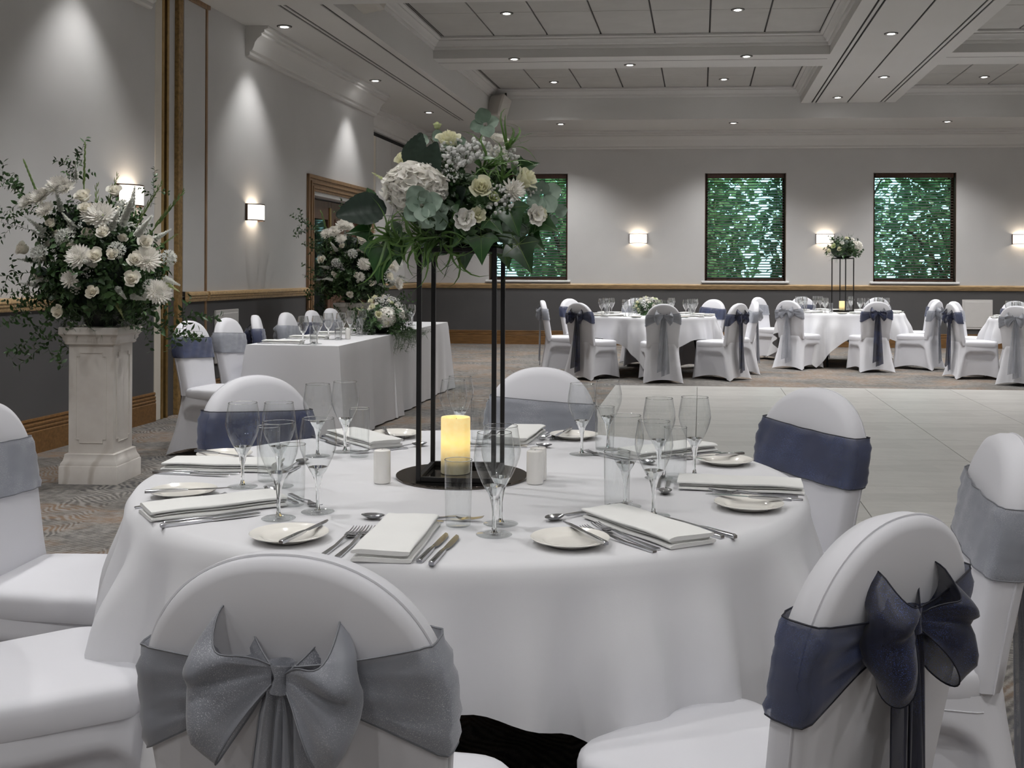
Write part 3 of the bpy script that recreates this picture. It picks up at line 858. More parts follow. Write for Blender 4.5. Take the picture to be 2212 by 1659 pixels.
# ================================================================ TABLEWARE
wine_bowl = MB().lathe([(.004, .080), (.010, .083), (.018, .094), (.0265, .110), (.0345, .128), (.0405, .145), (.0432, .160), (.0420, .178), (.0385, .198), (.0360, .214)], 36).mesh('bowl', M['glass'])
wine_rim = MB().tube([(.0360*math.cos(2*PI*i/32), .0360*math.sin(2*PI*i/32), .214) for i in range(33)], .0007, 5).mesh('rim', M['solid'])
wine_stem = MB().lathe([(.0005, .090), (.012, .0935), (.0205, .1035), (.0220, .1035), (.0175, .0945), (.0120, .085), (.0085, .074), (.0060, .062), (.0042, .048), (.0040, .020), (.0055, .009), (.0080, .0052)], 12, cap0=True).mesh('stem', M['solid'], 25)
wine_foot = MB().lathe([(.0080, .0050), (.020, .0034), (.036, .0026), (.0380, .0015), (.0360, .0004), (.001, .0004)], 36, cap0=True, cap1=True).mesh('foot', M['footglass'])
tumb_wall = MB().lathe([(.0275, .016), (.0285, .040), (.0295, .100), (.0298, .143)], 32).mesh('wall', M['glass'])
tumb_rim = MB().tube([(.0298*math.cos(2*PI*i/32), .0298*math.sin(2*PI*i/32), .143) for i in range(33)], .0008, 5).mesh('rim', M['solid'])
tumb_base = MB().lathe([(.001, .0145), (.020, .0150), (.0272, .0185), (.0274, .0165), (.0268, .002), (.0245, .0004), (.001, .0004)], 32, cap0=True, cap1=True).mesh('base', M['footglass'])
wine_far = MB().lathe([(.037, .001), (.010, .005), (.004, .012), (.004, .062), (.010, .082), (.0265, .108), (.040, .142), (.0432, .160), (.040, .19), (.036, .214)], 14).mesh('wine_glass', M['farglass'])
tumb_far = MB().lathe([(.001, .002), (.027, .002), (.0275, .02), (.0298, .143)], 12).mesh('tumbler', M['farglass'])
wine_bowl2 = wine_bowl.copy(); wine_bowl2.materials[0] = M['farglass']
tumb_wall2 = tumb_wall.copy(); tumb_wall2.materials[0] = M['farglass']
def wine(x, y, z, label, group, far=False):
    g_ = thing('wine_glass', label, 'wine glass', (x, y, z), R_.uniform(0, 3), group)
    b = obj('bowl', wine_bowl2 if far else wine_bowl, g_); obj('rim', wine_rim, b); obj('stem', wine_stem, g_); obj('foot', wine_foot, g_)
def tumbler(x, y, z, label, group, far=False):
    g_ = thing('tumbler', label, 'tumbler', (x, y, z), 0, group)
    b = obj('wall', tumb_wall2 if far else tumb_wall, g_); obj('rim', tumb_rim, b); obj('base', tumb_base, g_)

# cutlery: long axis +Y, handle towards -Y, resting on z = 0
kn_handle = MB().rings([[(sx*w, y, zc+sz*h) for sx, sz in ((-1,-1),(1,-1),(1,.6),(.6,1),(-.6,1),(-1,.6))] for y, w, h, zc in ((-.110, .0052, .0034, .0036), (-.106, .0060, .0042, .0044), (-.03, .0055, .0038, .0042), (-.008, .0042, .0030, .004), (.0, .0036, .0022, .004))]).mesh('handle', M['steel'])
kn_blade = MB().rings([[(-w0, y, .0032), (w1, y, .0036), (w1, y, .0044), (-w0, y, .0050)] for y, w0, w1 in ((-.002, .0036, .0036), (.006, .0040, .0080), (.05, .0045, .0098), (.085, .0040, .0088), (.104, .0034, .0040), (.112, .0030, -.002))]).mesh('blade', M['steel'])
fk_handle = MB().rings([[(sx*w, y, z+sz*h) for sx, sz in ((-1,-1),(1,-1),(1,1),(-1,1))] for y, w, h, z in ((-.105, .0055, .0016, .002), (-.100, .0062, .0018, .002), (-.02, .0040, .0018, .003), (.030, .0026, .0018, .009), (.042, .0034, .0014, .010))]).mesh('handle', M['steel'])
def fork_head():
    m = MB()
    m.grid(lambda u, v: ((v*2-1)*(.0034+.0088*smooth(u*1.6)), .040+.030*u, .010-.005*math.sin(PI*u*.8)+.0), 6, 7)
    m.grid(lambda u, v: ((v*2-1)*(.0034+.0088*smooth(u*1.6)), .040+.030*u, .0115-.005*math.sin(PI*u*.8)), 6, 7)
    for k in range(4):
        x = (k-1.5)*.0066
        m.rings([[(x+sx*w, y, z+sz*.0008) for sx, sz in ((-1,-1),(1,-1),(1,1),(-1,1))] for y, w, z in ((.066, .0022, .0075), (.085, .0017, .0070), (.103, .0013, .010), (.110, .0006, .0125))])
    return m
fk_head = fork_head().mesh('fork_head', M['steel'])
sp_bowl = MB().grid(lambda u, v: ((v*2-1)*.0185*math.sin(PI*min(1, u*.92+.06))**.7, .045+.058*u, .0125-.0105*math.sin(PI*min(1, u*.92+.06))*(1-(v*2-1)**2)), 13, 9).grid(lambda u, v: ((v*2-1)*.0188*math.sin(PI*min(1, u*.92+.06))**.7, .045+.058*u, .0115-.0110*math.sin(PI*min(1, u*.92+.06))*(1-(v*2-1)**2)), 13, 9).mesh('spoon_bowl', M['steel'])
far_cut = MB().cbox(-.006, .006, -.105, .105, 0, .004, .001).mesh('cutlery', M['steel'])
def cutlery(kind, x, y, z, ang, label, group, tilt=0):
    nm = {'knife': 'table_knife', 'butter': 'butter_knife', 'fork': 'dinner_fork', 'dfork': 'dessert_fork', 'spoon': 'dessert_spoon'}[kind]
    c = thing(nm, label, {'knife': 'knife', 'butter': 'knife', 'fork': 'fork', 'dfork': 'fork', 'spoon': 'spoon'}[kind], (x, y, z), 0, group)
    c.rotation_euler = (tilt, 0, ang)
    c.scale = (.9,)*3 if kind in ('butter', 'dfork', 'spoon') else (1, 1, 1)
    if kind in ('knife', 'butter'): obj('handle', kn_handle, c); obj('blade', kn_blade, c)
    elif kind in ('fork', 'dfork'): obj('handle', fk_handle, c); obj('fork_head', fk_head, c)
    else: obj('handle', fk_handle, c); obj('spoon_bowl', sp_bowl, c)
plate_me = MB().lathe([(.001, .0045), (.040, .0045), (.050, .006), (.055, .010), (.062, .0125), (.074, .0150), (.0795, .0165), (.0805, .0155), (.078, .0130), (.060, .009), (.050, .003), (.046, .0005), (.001, .0005)], 40, cap0=True, cap1=True).mesh('side_plate', M['china'], 60)
plate_far = MB().lathe([(.001, .0045), (.045, .0045), (.055, .010), (.080, .0160), (.078, .0125), (.046, .0005), (.001, .0005)], 18).mesh('side_plate', M['china'], 60)
# folded napkin: long along Y, three soft layers with a turned-under fold
def napkin_meshes():
    out = []
    def layer(x0, x1, y0, y1, z0, th, bow, sk):
        def f(u, v):
            w = (v*2-1)
            a = 2*PI*u
            ca, sa = math.cos(a), math.sin(a)
            xx = (x0+x1)/2+(x1-x0)/2*math.copysign(abs(ca)**.35, ca)
            zz = z0+th/2+th/2*math.copysign(abs(sa)**.6, sa)
            yy = (y0+y1)/2+(y1-y0)/2*w+sk*xx
            zz += bow*math.sin(PI*v)+.0012*math.sin(9*v+4*xx*30)
            return (xx, yy, max(zz, .0008))
        m = MB(); n, k = 24, 15
        m.rings([[f(i/n, j/(k-1)) for i in range(n)] for j in range(k)])
        return m
    out.append(('lower_fold', layer(-.058, .060, -.158, .150, 0, .009, 0, 0).mesh('lower_fold', M['napkin'], 50)))
    out.append(('middle_fold', layer(-.050, .052, -.150, .150, .0088, .006, .0006, .02).mesh('middle_fold', M['napkin'], 50)))
    out.append(('upper_fold', layer(-.059, .056, -.156, .153, .0145, .009, .0015, -.02).mesh('upper_fold', M['napkin'], 50)))
    return out
NAPK = napkin_meshes()
def napkin(x, y, z, ang, label, group):
    n = thing('folded_napkin', label, 'napkin', (x, y, z), ang, group)
    for nm, me in NAPK: obj(nm, me, n)
shaker_me = MB().lathe([(.001, .0005), (.0195, .0005), (.0215, .002), (.0220, .006), (.0220, .080), (.0212, .0845), (.018, .0868), (.001, .0872)], 28, cap0=True, cap1=True).mesh('body', M['ceramic'])
hole_me = MB().lathe([(.001, .0878), (.0016, .0878), (.0016, .0868)], 8, cap0=True).mesh('pour_hole', M['dark'])
def shaker(x, y, z, label):
    s = thing('salt_shaker', label, 'shaker', (x, y, z), 0, 'white ceramic shakers')
    obj('body', shaker_me, s); obj('pour_hole', hole_me, s)

CT = TZ+.0045
# ---------------- main table
round_table(MX, MY, -2, 'laid for eight with the tall candle stand', 0)
SEATS = [  # angle, place phrase, chair colour
    (-10, 'at the silver-bow chair whose back is turned'), (34, 'at the navy-bow chair whose back is turned'), (79, 'at the silver-sash chair beside the navy-bow chair'),
    (124, 'at the navy-sash chair before the dance floor'), (169, 'at the silver-sash chair behind the candle stand'), (-148, 'at the navy-sash chair facing the pedestal side'),
    (-99, 'at the silver-sash chair by the marble pedestal'), (-55, 'at the empty seat beside the silver-bow chair')]
CHAIRS = [(-.235, 1.645, -10, 'grey', 'white covered chair with a big silver organza bow, back turned'), (.405, 1.82, 38, 'navy', 'white covered chair with a big navy organza bow, back turned at the laid table'),
    (.85, 2.46, 78, 'grey', 'white covered chair with silver sash beside the navy-bow chair'), (.72, 3.21, 120, 'navy', 'white covered chair with navy sash facing the candle, before the dance floor'),
    (.075, 3.76, 172, 'grey', 'white covered chair with glittering silver sash behind the candle stand'), (-.70, 3.47, -138, 'navy', 'white covered chair with navy sash between the laid table and head table'),
    (-1.21, 2.93, -95, 'grey', 'white covered chair with silver sash nearest the marble pedestal'), (-1.03, 2.22, -56, 'navy', 'white covered chair showing its seat beside the silver-bow chair')]
for x, y, d_, c, lab in CHAIRS: chair(x, y, d_, c, lab, 'chairs round the laid table')
GL = [  # wine, wine, tumbler for each place
    ((-.035, 2.222), (-.022, 2.318), (-.114, 2.302)), ((.322, 2.403), (.268, 2.498), (.240, 2.444-.03)), ((.495, 2.874), (.395, 2.845), (.432, 2.800)),
    ((.213, 3.211), (.300, 3.305), (.283, 3.225)), ((-.180, 3.300), (-.165, 3.420), (-.100, 3.40)), ((-.575, 3.16), (-.505, 3.235), (-.450, 3.155)),
    ((-.682, 2.704), (-.592, 2.712), (-.635, 2.785)), ((-.515, 2.359), (-.440, 2.425), (-.512, 2.495))]
PL = [(-.453, 2.176), (.120, 2.149), (.555, 2.484), (.614, 3.065), (.208, 3.527), (-.384, 3.540), (-.840, 3.120), (-.800, 2.600)]
for i, (th, ph) in enumerate(SEATS):
    t_ = rad(th); ox, oy = math.sin(t_), -math.cos(t_); rx, ry = math.cos(t_), math.sin(t_)
    def at(r, s): return MX+ox*r+rx*s, MY+oy*r+ry*s
    j = lambda k=1.: R_.uniform(-.05, .05)*k
    wine(*GL[i][0], CT, 'stemmed wine glass, outer one, '+ph, 'wine glasses on the laid table')
    wine(*GL[i][1], CT, 'stemmed wine glass, inner one, '+ph, 'wine glasses on the laid table')
    tumbler(*GL[i][2], CT, 'straight clear tumbler '+ph, 'tumblers on the laid table')
    px_, py_ = PL[i]
    tag(obj('side_plate', plate_me, None, TR(px_, py_, CT)), 'small cream side plate '+ph, 'plate', 'side plates on the laid table')
    x, y = at(.70, 0); ja = j(1.5); napkin(x, y, CT, t_+ja, 'folded white napkin '+ph, 'napkins on the laid table')
    for k, s in enumerate((.082, .108)):
        x, y = at(.735+.012*k, s); cutlery('knife', x, y, CT, t_+j(), 'steel table knife %s, %s' % (('next to the napkin', 'outermost')[k], ph), 'table knives on the laid table')
    for k, s in enumerate((-.082, -.110)):
        x, y = at(.735+.010*k, s); cutlery('fork', x, y, CT, t_+j(), 'steel dinner fork %s, %s' % (('next to the napkin', 'outermost')[k], ph), 'dinner forks on the laid table')
    x, y = at(.520, -.045); cutlery('spoon', x, y, CT, t_+PI/2+j(2), 'dessert spoon above the napkin '+ph, 'dessert spoons on the laid table')
    x, y = at(.498, .035); cutlery('dfork', x, y, CT, t_-PI/2+j(2), 'dessert fork above the napkin '+ph, 'dessert forks on the laid table')
    bx, by = px_+rx*.035, py_+ry*.035
    cutlery('butter', bx, by, CT+.0166, t_+j(4)-.25, 'butter knife lying across the side plate '+ph, 'butter knives on the side plates')
shaker(-.335, 2.765, CT, 'white ceramic shaker left alone beside the candle stand base'); shaker(.062, 2.765, CT, 'front white ceramic shaker of a pair beside wine glasses'); shaker(.072, 2.815, CT, 'rear white ceramic shaker hidden behind its twin')

# ---------------- tall stand (parts) shared by the main and the far table
def flower_stand(x, y, rz, label):
    st_ = thing('flower_stand', label, 'flower stand', (x, y, CT), rz, 'tall black flower stands')
    MB().lathe([(.001, .0075), (.176, .0075), (.177, .006), (.177, .001), (.176, .0005), (.001, .0005)], 48, cap0=True, cap1=True).build('mirror_base', M['mirror'], st_)
    wx, wy, h, q = .0975, .115, .612, .006
    for sx in (-1, 1):
        for sy in (-1, 1):
            MB().cbox(sx*wx-q, sx*wx+q, sy*wy-q, sy*wy+q, .0076, h, .001).build('leg', M['black'], st_)
    for z0, z1 in ((.0078, .0198), (h-.012, h)):
        for sy in (-1, 1): MB().cbox(-wx+q, wx-q, sy*wy-q, sy*wy+q, z0, z1, .001).build('cross_bar', M['black'], st_)
        for sx in (-1, 1): MB().cbox(sx*wx-q, sx*wx+q, -wy+q, wy-q, z0, z1, .001).build('cross_bar', M['black'], st_)
    MB().box(-wx, wx, -wy, wy, h-.004, h-.001).build('top_plate', M['black'], st_)
    return st_
flower_stand(-.132, 2.855, rad(-5), 'tall black frame stand on a round black mirror base')
def candle(x, y, label):
    c = thing('pillar_candle', label, 'candle', (x, y, CT+.0085), 0, 'pillar candles')
    MB().lathe([(.001, .0), (.0385, .0), (.0395, .002), (.0395, .146), (.0385, .150), (.033, .1485), (.030, .136), (.001, .132)], 32, cap0=True, cap1=True).build('wax', M['wax'], c)
    MB().tube([(0, 0, .13), (.001, 0, .14), (.002, 0, .146)], .0012, 5).build('wick', M['dark'], c)
candle(-.150, 2.868, 'cream pillar candle glowing inside the black stand')

# ================================================================ FLOWERS  (each faces +Z, unit = metres)
FR = random.Random(5)
def petal(m, M_, w, l, cup, curl, n=4, k=5, tip=1.0, ruff=0):
    """a cupped petal growing along +Y from the origin, bent up (+Z)"""
    def f(u, v):
        s = v*2-1
        wid = w*math.sin(PI*min(1, .12+.80*u))**.6*(1-(1-tip)*u)
        y = l*u
        z = cup*l*u*u*(1-u*curl)+abs(s)**2*wid*.55*(1-u*.5)
        z += ruff*math.sin(s*8+u*5)*u
        return M_ @ Vector((s*wid, y, z))
    return m.grid(lambda u, v: f(u, v), n, k)
def rose_mesh(nm, mat, r=.032, seed=1):
    q = random.Random(seed); m = MB()
    for k in range(17):
        f = k/16; a = k*2.4
        rr = r*(.10+.62*f); h = r*(1.25-.35*f)
        w = r*(.42+.42*f)
        def fn(u, v, rr=rr, h=h, w=w, a=a, f=f):
            s = v*2-1
            rad_ = rr*(.75+.25*u)+r*.30*f*f*u**3-abs(s)**2*0
            ang = a+s*w/max(rr, r*.25)*.62*math.sin(PI*(.25+.5*u))
            z = h*u*(1-.10*s*s)-r*.18*f*max(0, u-.75)*4
            return (rad_*math.cos(ang), rad_*math.sin(ang), z)
        m.grid(fn, 5, 6)
    m.ball((0, 0, r*.15), r*.55, 10, 6, (1, 1, .6))
    return m.mesh(nm, M[mat], 180)
def mum_mesh(nm, mat, r=.055, n=150, flat=.55, seed=2):
    q = random.Random(seed); m = MB()
    for k in range(n):
        f = (k+.5)/n; a = k*2.39996
        el = (1-f)**.8*PI*.47                      # inner petals stand, outer lie flat
        L = r*(.45+.55*f)*q.uniform(.9, 1.08); w = r*.10*(.6+.6*f)
        d = Vector((math.cos(a)*math.cos(el), math.sin(a)*math.cos(el), math.sin(el)*flat+.02))
        sd = Vector((-math.sin(a), math.cos(a), 0)); up = d.cross(sd)*-1
        b0 = Vector((math.cos(a), math.sin(a), 0))*r*.10*f
        vs = []
        for u in (0, .45, .8, 1):
            c = b0+d*L*u+Vector((0, 0, 1))*L*.22*u*u*(1 if f < .8 else .1)
            ww = w*(.5, 1, .9, .25)[(0, .45, .8, 1).index(u)]
            vs += [c-sd*ww+up*ww*.6, c-up*0, c+sd*ww+up*ww*.6]
        m.add([tuple(p) for p in vs], [(i*3+j, i*3+j+1, i*3+j+4, i*3+j+3) for i in range(3) for j in range(2)])
    m.ball((0, 0, r*.10), r*.42, 10, 6, (1, 1, .6))
    return m.mesh(nm, M[mat], 180)
def hydrangea_mesh(nm, mat, r=.07, n=95, seed=3, pr=.021, flat=1.):
    q = random.Random(seed); m = MB()
    m.ball((0, 0, 0), r*.78, 16, 10, (1, 1, .86))
    for k in range(n):
        f = (k+.5)/n; a = k*2.39996
        zc = 1-f*1.55; rc = math.sqrt(max(0, 1-zc*zc))
        nrm = Vector((rc*math.cos(a), rc*math.sin(a), zc*.9)).normalized()
        nrm = (nrm+Vector((q.uniform(-.35, .35), q.uniform(-.35, .35), q.uniform(-.35, .35)))).normalized()
        p = Vector((rc*math.cos(a), rc*math.sin(a), zc*.86))*r*q.uniform(.88, 1.0)
        A = aim(p, nrm, 1, q.uniform(0, 6))
        for j in range(4):
            B = A @ Matrix.Rotation(j*PI/2+q.uniform(-.15, .15), 4, 'Z')
            petal(m, B, pr*.62*q.uniform(.85, 1.1), pr*q.uniform(.9, 1.12), q.uniform(.15, .6), .6, 4, 4, 1, pr*.12)
    m.v = [(x, y*flat, z) for x, y, z in m.v]
    return m.mesh(nm, M[mat], 180)
def lisianthus_mesh(nm, mat, r=.03, seed=4):
    q = random.Random(seed); m = MB()
    for ring, (n, el, L) in enumerate(((5, 1.0, .85), (6, .55, 1.0))):
        for j in range(n):
            B = Matrix.Rotation(j*2*PI/n+ring*.5, 4, 'Z') @ Matrix.Rotation(el, 4, 'X')
            petal(m, B, r*.55, r*L*1.2, .1, 1.4, 6, 6, 1, r*.10)
    m.ball((0, 0, r*.3), r*.16, 8, 5)
    return m.mesh(nm, M[mat], 180)
def star_umbel(nm, mat, r=.05, n=30, seed=6):
    q = random.Random(seed); m = MB()
    for k in range(n):
        f = (k+.5)/n; a = k*2.39996; zc = 1-f*1.25; rc = math.sqrt(max(0, 1-zc*zc))
        d = Vector((rc*math.cos(a), rc*math.sin(a), zc)); L = r*q.uniform(.8, 1.05)
        m.tube([(0, 0, 0), tuple(d*L*.7)], r*.016, 4)
        A = aim(d*L*.66, d, 1, q.uniform(0, 6))
        for j in range(5):
            B = A @ Matrix.Rotation(j*2*PI/5, 4, 'Z') @ Matrix.Rotation(.9, 4, 'X')
            petal(m, B, r*.075, r*.36, .1, 1, 3, 3)
    return m.mesh(nm, M[mat], 180)
def gyp_mesh(nm, mat, r=.05, n=46, seed=7, br=.0052):
    q = random.Random(seed); m = MB()
    for k in range(n):
        a, e = q.uniform(0, 6.28), math.acos(q.uniform(-.15, 1)); L = r*q.uniform(.55, 1.05)
        p = Vector((math.sin(e)*math.cos(a), math.sin(e)*math.sin(a), math.cos(e)*.8))*L
        s = br*q.uniform(.7, 1.25)
        m.ball(tuple(p), s, 6, 4); m.ball((p.x+s*.5, p.y, p.z+s*.5), s*.6, 5, 3)
    return m.mesh(nm, M[mat], 50)
def gypstem_mesh(nm, r=.05, n=16, seed=7):
    q = random.Random(seed); m = MB()
    for k in range(n):
        a, e = q.uniform(0, 6.28), math.acos(q.uniform(0, 1)); L = r*q.uniform(.7, 1)
        m.tube([(0, 0, -r*.6), (math.sin(e)*math.cos(a)*L*.4, math.sin(e)*math.sin(a)*L*.4, 0), (math.sin(e)*math.cos(a)*L, math.sin(e)*math.sin(a)*L, math.cos(e)*L*.75)], .0006, 3)
    return m.mesh(nm, M['stem'], 50)
def spike_mesh(nm, mat, L=.22, r=.022, n=46, seed=8):
    q = random.Random(seed); m = MB()
    m.tube([(0, 0, 0), (0, 0, L)], .0022, 5)
    for k in range(n):
        f = k/n; a = k*2.39996; rr = r*(1-f*.75)*q.uniform(.8, 1.1)
        A = Matrix.Translation((0, 0, L*(.12+.86*f))) @ Matrix.Rotation(a, 4, 'Z') @ Matrix.Rotation(q.uniform(.0, .5), 4, 'X')
        for j in (-.55, 0, .55):
            petal(m, A @ Matrix.Rotation(j*1.6, 4, 'Z'), rr*.42, rr, .3, .8, 3, 3)
    return m.mesh(nm, M[mat], 180)
def glad_mesh(nm, L=.36, seed=9):
    q = random.Random(seed); m = MB()
    m.tube([(0, 0, 0), (.004, 0, L*.5), (.012, 0, L)], [.0045, .004, .0015], 6)
    for k in range(13):
        f = k/12; z = L*(.22+.72*f); s = (k % 2)*2-1; l = .055*(1-.45*f)
        m.rings([[(.012*f*f+s*(.004+.007*u)+w*math.cos(2*PI*i/6)*.5, w*math.sin(2*PI*i/6), z+l*u) for i in range(6)] for u, w in ((0, .003), (.3, .0085*(1-.4*f)), (.7, .006*(1-.4*f)), (1, .0008))])
    return m.mesh(nm, M['glad'], 60)
def leaf_pts(m, A, L, w, bend=.15, fold=.25, n=5):
    def f(u, v):
        s = v*2-1; wid = w*math.sin(PI*u**.8)**.85 if 0 < u < 1 else .0004
        return A @ Vector((s*wid, L*u, abs(s)*wid*fold-bend*L*u*u))
    m.grid(f, n, 3)
def spray_mesh(nm, mat, L=.3, n=22, ll=.04, lw=.010, droop=.35, seed=1, branch=3):
    q = random.Random(seed); m = MB()
    def run(base, d, L_, n_, r0):
        d = Vector(d).normalized(); p = Vector(base); path = [tuple(p)]
        step = L_/n_
        side = d.orthogonal().normalized()
        for k in range(n_):
            d = (d+Vector((q.uniform(-.12, .12), q.uniform(-.12, .12), -droop*step*2+q.uniform(-.1, .1)))).normalized()
            p = p+d*step; path.append(tuple(p))
            a = k*2.1+q.uniform(-.5, .5)
            sv = (Matrix.Rotation(a, 3, d) @ side)
            ld = (d*.55+sv).normalized()
            A = Matrix.Translation(p) @ ld.to_track_quat('Y', 'Z').to_matrix().to_4x4() @ Matrix.Rotation(q.uniform(-.8, .8), 4, 'Y')
            leaf_pts(m, A, ll*q.uniform(.75, 1.15), lw*q.uniform(.8, 1.15), q.uniform(.05, .35))
        m.tube(path, [r0*(1-.7*i/len(path)) for i in range(len(path))], 4)
        return path
    pth = run((0, 0, 0), (0, .1, 1), L, n, .0018)
    for b in range(branch):
        i = int(n*(.25+.5*b/max(1, branch)))
        run(pth[i], (math.cos(b*2.4), math.sin(b*2.4), .7), L*.42, max(4, int(n*.45)), .0012)
    return m.mesh(nm, M[mat], 60)
def grass_mesh(nm, mat, L=.16, n=12, w=.004, spread=.8, droop=1., seed=1):
    q = random.Random(seed); m = MB()
    for k in range(n):
        a = q.uniform(0, 6.28); sp = spread*q.uniform(.3, 1); l = L*q.uniform(.6, 1.1); dr = droop*q.uniform(.5, 1.3)
        cu = q.uniform(-1.2, 1.2)
        def f(u, v, a=a, sp=sp, l=l, dr=dr, cu=cu):
            s = v*2-1; aa = a+cu*u*u
            r_ = l*sp*u; z = l*u*(1-dr*u*.8)
            ww = w*(1-u**2*.95)
            return (r_*math.cos(aa)-s*ww*math.sin(aa), r_*math.sin(aa)+s*ww*math.cos(aa), z+abs(s)*ww*.4)
        m.grid(f, 8, 3)
    return m.mesh(nm, M[mat], 60)
def needle_mesh(nm, L=.16, n=90, seed=1):
    q = random.Random(seed); m = MB()
    for s in range(4):
        a0 = s*1.6; bend = q.uniform(.2, .6)
        pts = [Vector((math.cos(a0)*bend*L*u*u*1.4, math.sin(a0)*bend*L*u*u*1.4, L*u*(1-.25*u))) for u in [i/8 for i in range(9)]]
        m.tube([tuple(p) for p in pts], .0009, 3)
        for k in range(n//4):
            p = pts[1+k % 8]+Vector((0, 0, q.uniform(-.01, .01)))
            d = Vector((q.uniform(-1, 1), q.uniform(-1, 1), q.uniform(.2, 1))).normalized()*L*.24
            sd = d.orthogonal().normalized()*.0009
            m.add([tuple(p-sd), tuple(p+sd), tuple(p+d)], [(0, 1, 2)])
    return m.mesh(nm, M['needle'], 0)
def ivy_mesh(nm, w=.05, seed=1):
    """five-pointed leaf lying in XY, stalk at the origin, tip at +Y, veins raised"""
    q = random.Random(seed)
    half = [(0, .0), (.30, -.16), (.55, -.20), (.80, .02), (.98, .28), (.66, .42), (.50, .62), (.34, .92), (.14, 1.28), (0, 1.55)]
    ol = [(x*w, y*w) for x, y in half]+[(-x*w, y*w) for x, y in reversed(half[1:-1])]
    def zz(x, y): return abs(x)*.30-(y/w)**2*w*.07-(x/w)**2*w*.16
    m = MB(); c = (0, .42*w)
    n = len(ol); vs = [(c[0], c[1], zz(*c))]; rows = 4
    for r in range(1, rows+1):
        for x, y in ol:
            f = r/rows; X_, Y_ = c[0]+(x-c[0])*f, c[1]+(y-c[1])*f
            vs.append((X_, Y_, zz(X_, Y_)))
    fs = [(0, 1+i, 1+(i+1) % n) for i in range(n)]
    for r in range(rows-1):
        for i in range(n):
            a = 1+r*n+i; b = 1+r*n+(i+1) % n
            fs.append((a, a+n, b+n, b))
    m.add(vs, fs)
    leaf = m.mesh(nm, M['ivy'], 60)
    v = MB()
    for tx, ty in ((0, 1.5), (.92, .28), (-.92, .28), (.5, -.14), (-.5, -.14)):
        v.tube([(tx*w*u, ty*w*u, zz(tx*w*u, ty*w*u)+.0006) for u in (0.02, .35, .7, .95)], [.0009, .0007, .0005, .0002], 4)
    v.tube([(0, 0, 0), (0, -.3*w, -.1*w), (0, -.6*w, -.35*w)], .001, 4)
    return leaf, v.mesh('vein', M['glad'], 60)
def round_leaf(nm, mat, w=.03):
    m = MB()
    m.grid(lambda u, v: ((v*2-1)*w*math.sin(PI*min(.98, u*.93+.04))**.55, w*1.9*u, .25*w*abs(v*2-1)**2-.10*w*u*u), 8, 7)
    return m.mesh(nm, M[mat], 60)
def serrate_leaf(nm, mat, w=.045, L=.13):
    m = MB()
    def f(u, v):
        s = v*2-1; ww = w*math.sin(PI*u**.75)**.8 if 0 < u < 1 else .0005
        return (s*ww, L*u+(.004*(int(u*20) % 2) if abs(s) > .9 else 0), abs(s)*ww*.35-.12*L*u*u+.0015*math.sin(u*40+abs(s)*6))
    m.grid(f, 22, 7)
    return m.mesh(nm, M[mat], 60)

F = {}
F['rose'] = rose_mesh('rose', 'cream_petal', .034, 1); F['rose_w'] = rose_mesh('rose', 'ivory_petal', .034, 2); F['rose_g'] = rose_mesh('rose', 'green_petal', .03, 5)
F['mum'] = mum_mesh('chrysanthemum', 'white_petal', .065); F['mum_s'] = mum_mesh('chrysanthemum', 'white_petal', .05, 120, .8, 5)
F['hyd'] = hydrangea_mesh('hydrangea', 'white_petal', .070, 78, 3, .034, .76); F['hyd_s'] = hydrangea_mesh('hydrangea', 'white_petal', .07, 60, 6, .028)
F['lis'] = lisianthus_mesh('lisianthus', 'white_petal', .03); F['lis_c'] = lisianthus_mesh('lisianthus', 'cream_petal', .024, 5)
F['carn'] = mum_mesh('carnation', 'white_petal', .03, 90, .95, 8)
F['agap'] = star_umbel('agapanthus', 'floret', .055); F['gyp'] = gyp_mesh('gypsophila', 'gyp'); F['gyp2'] = gyp_mesh('gypsophila', 'gyp', .05, 34, 17, .0062)
F['gypstem'] = gypstem_mesh('stems')
F['spike'] = spike_mesh('snapdragon', 'floret', .22, .034, 54); F['spike_g'] = spike_mesh('snapdragon', 'green_petal', .16, .018, 34, 3)
F['glad'] = glad_mesh('gladiolus'); F['bud'] = rose_mesh('bud', 'green_petal', .015, 9)
for k in range(3):
    F['rus%d' % k] = spray_mesh('ruscus_spray', 'ruscus', .30+.05*k, 22, .042, .010, .35+.2*k, 20+k)
    F['sm%d' % k] = spray_mesh('leafy_sprig', 'ruscus', .17, 14, .036, .011, .3, 40+k, 2)
    F['grs%d' % k] = grass_mesh('grass_tuft', 'grass', .13, 11, .0038, .9, .9, 50+k)
    F['ndl%d' % k] = needle_mesh('fern_sprig', .15, 110, 60+k)
F['euc'] = round_leaf('leaf', 'euca', .026); F['rleaf'] = round_leaf('leaf', 'darkleaf', .024)
F['ser'] = serrate_leaf('leaf', 'darkleaf')
F['ivy'], F['vein'] = ivy_mesh('ivy_leaf')

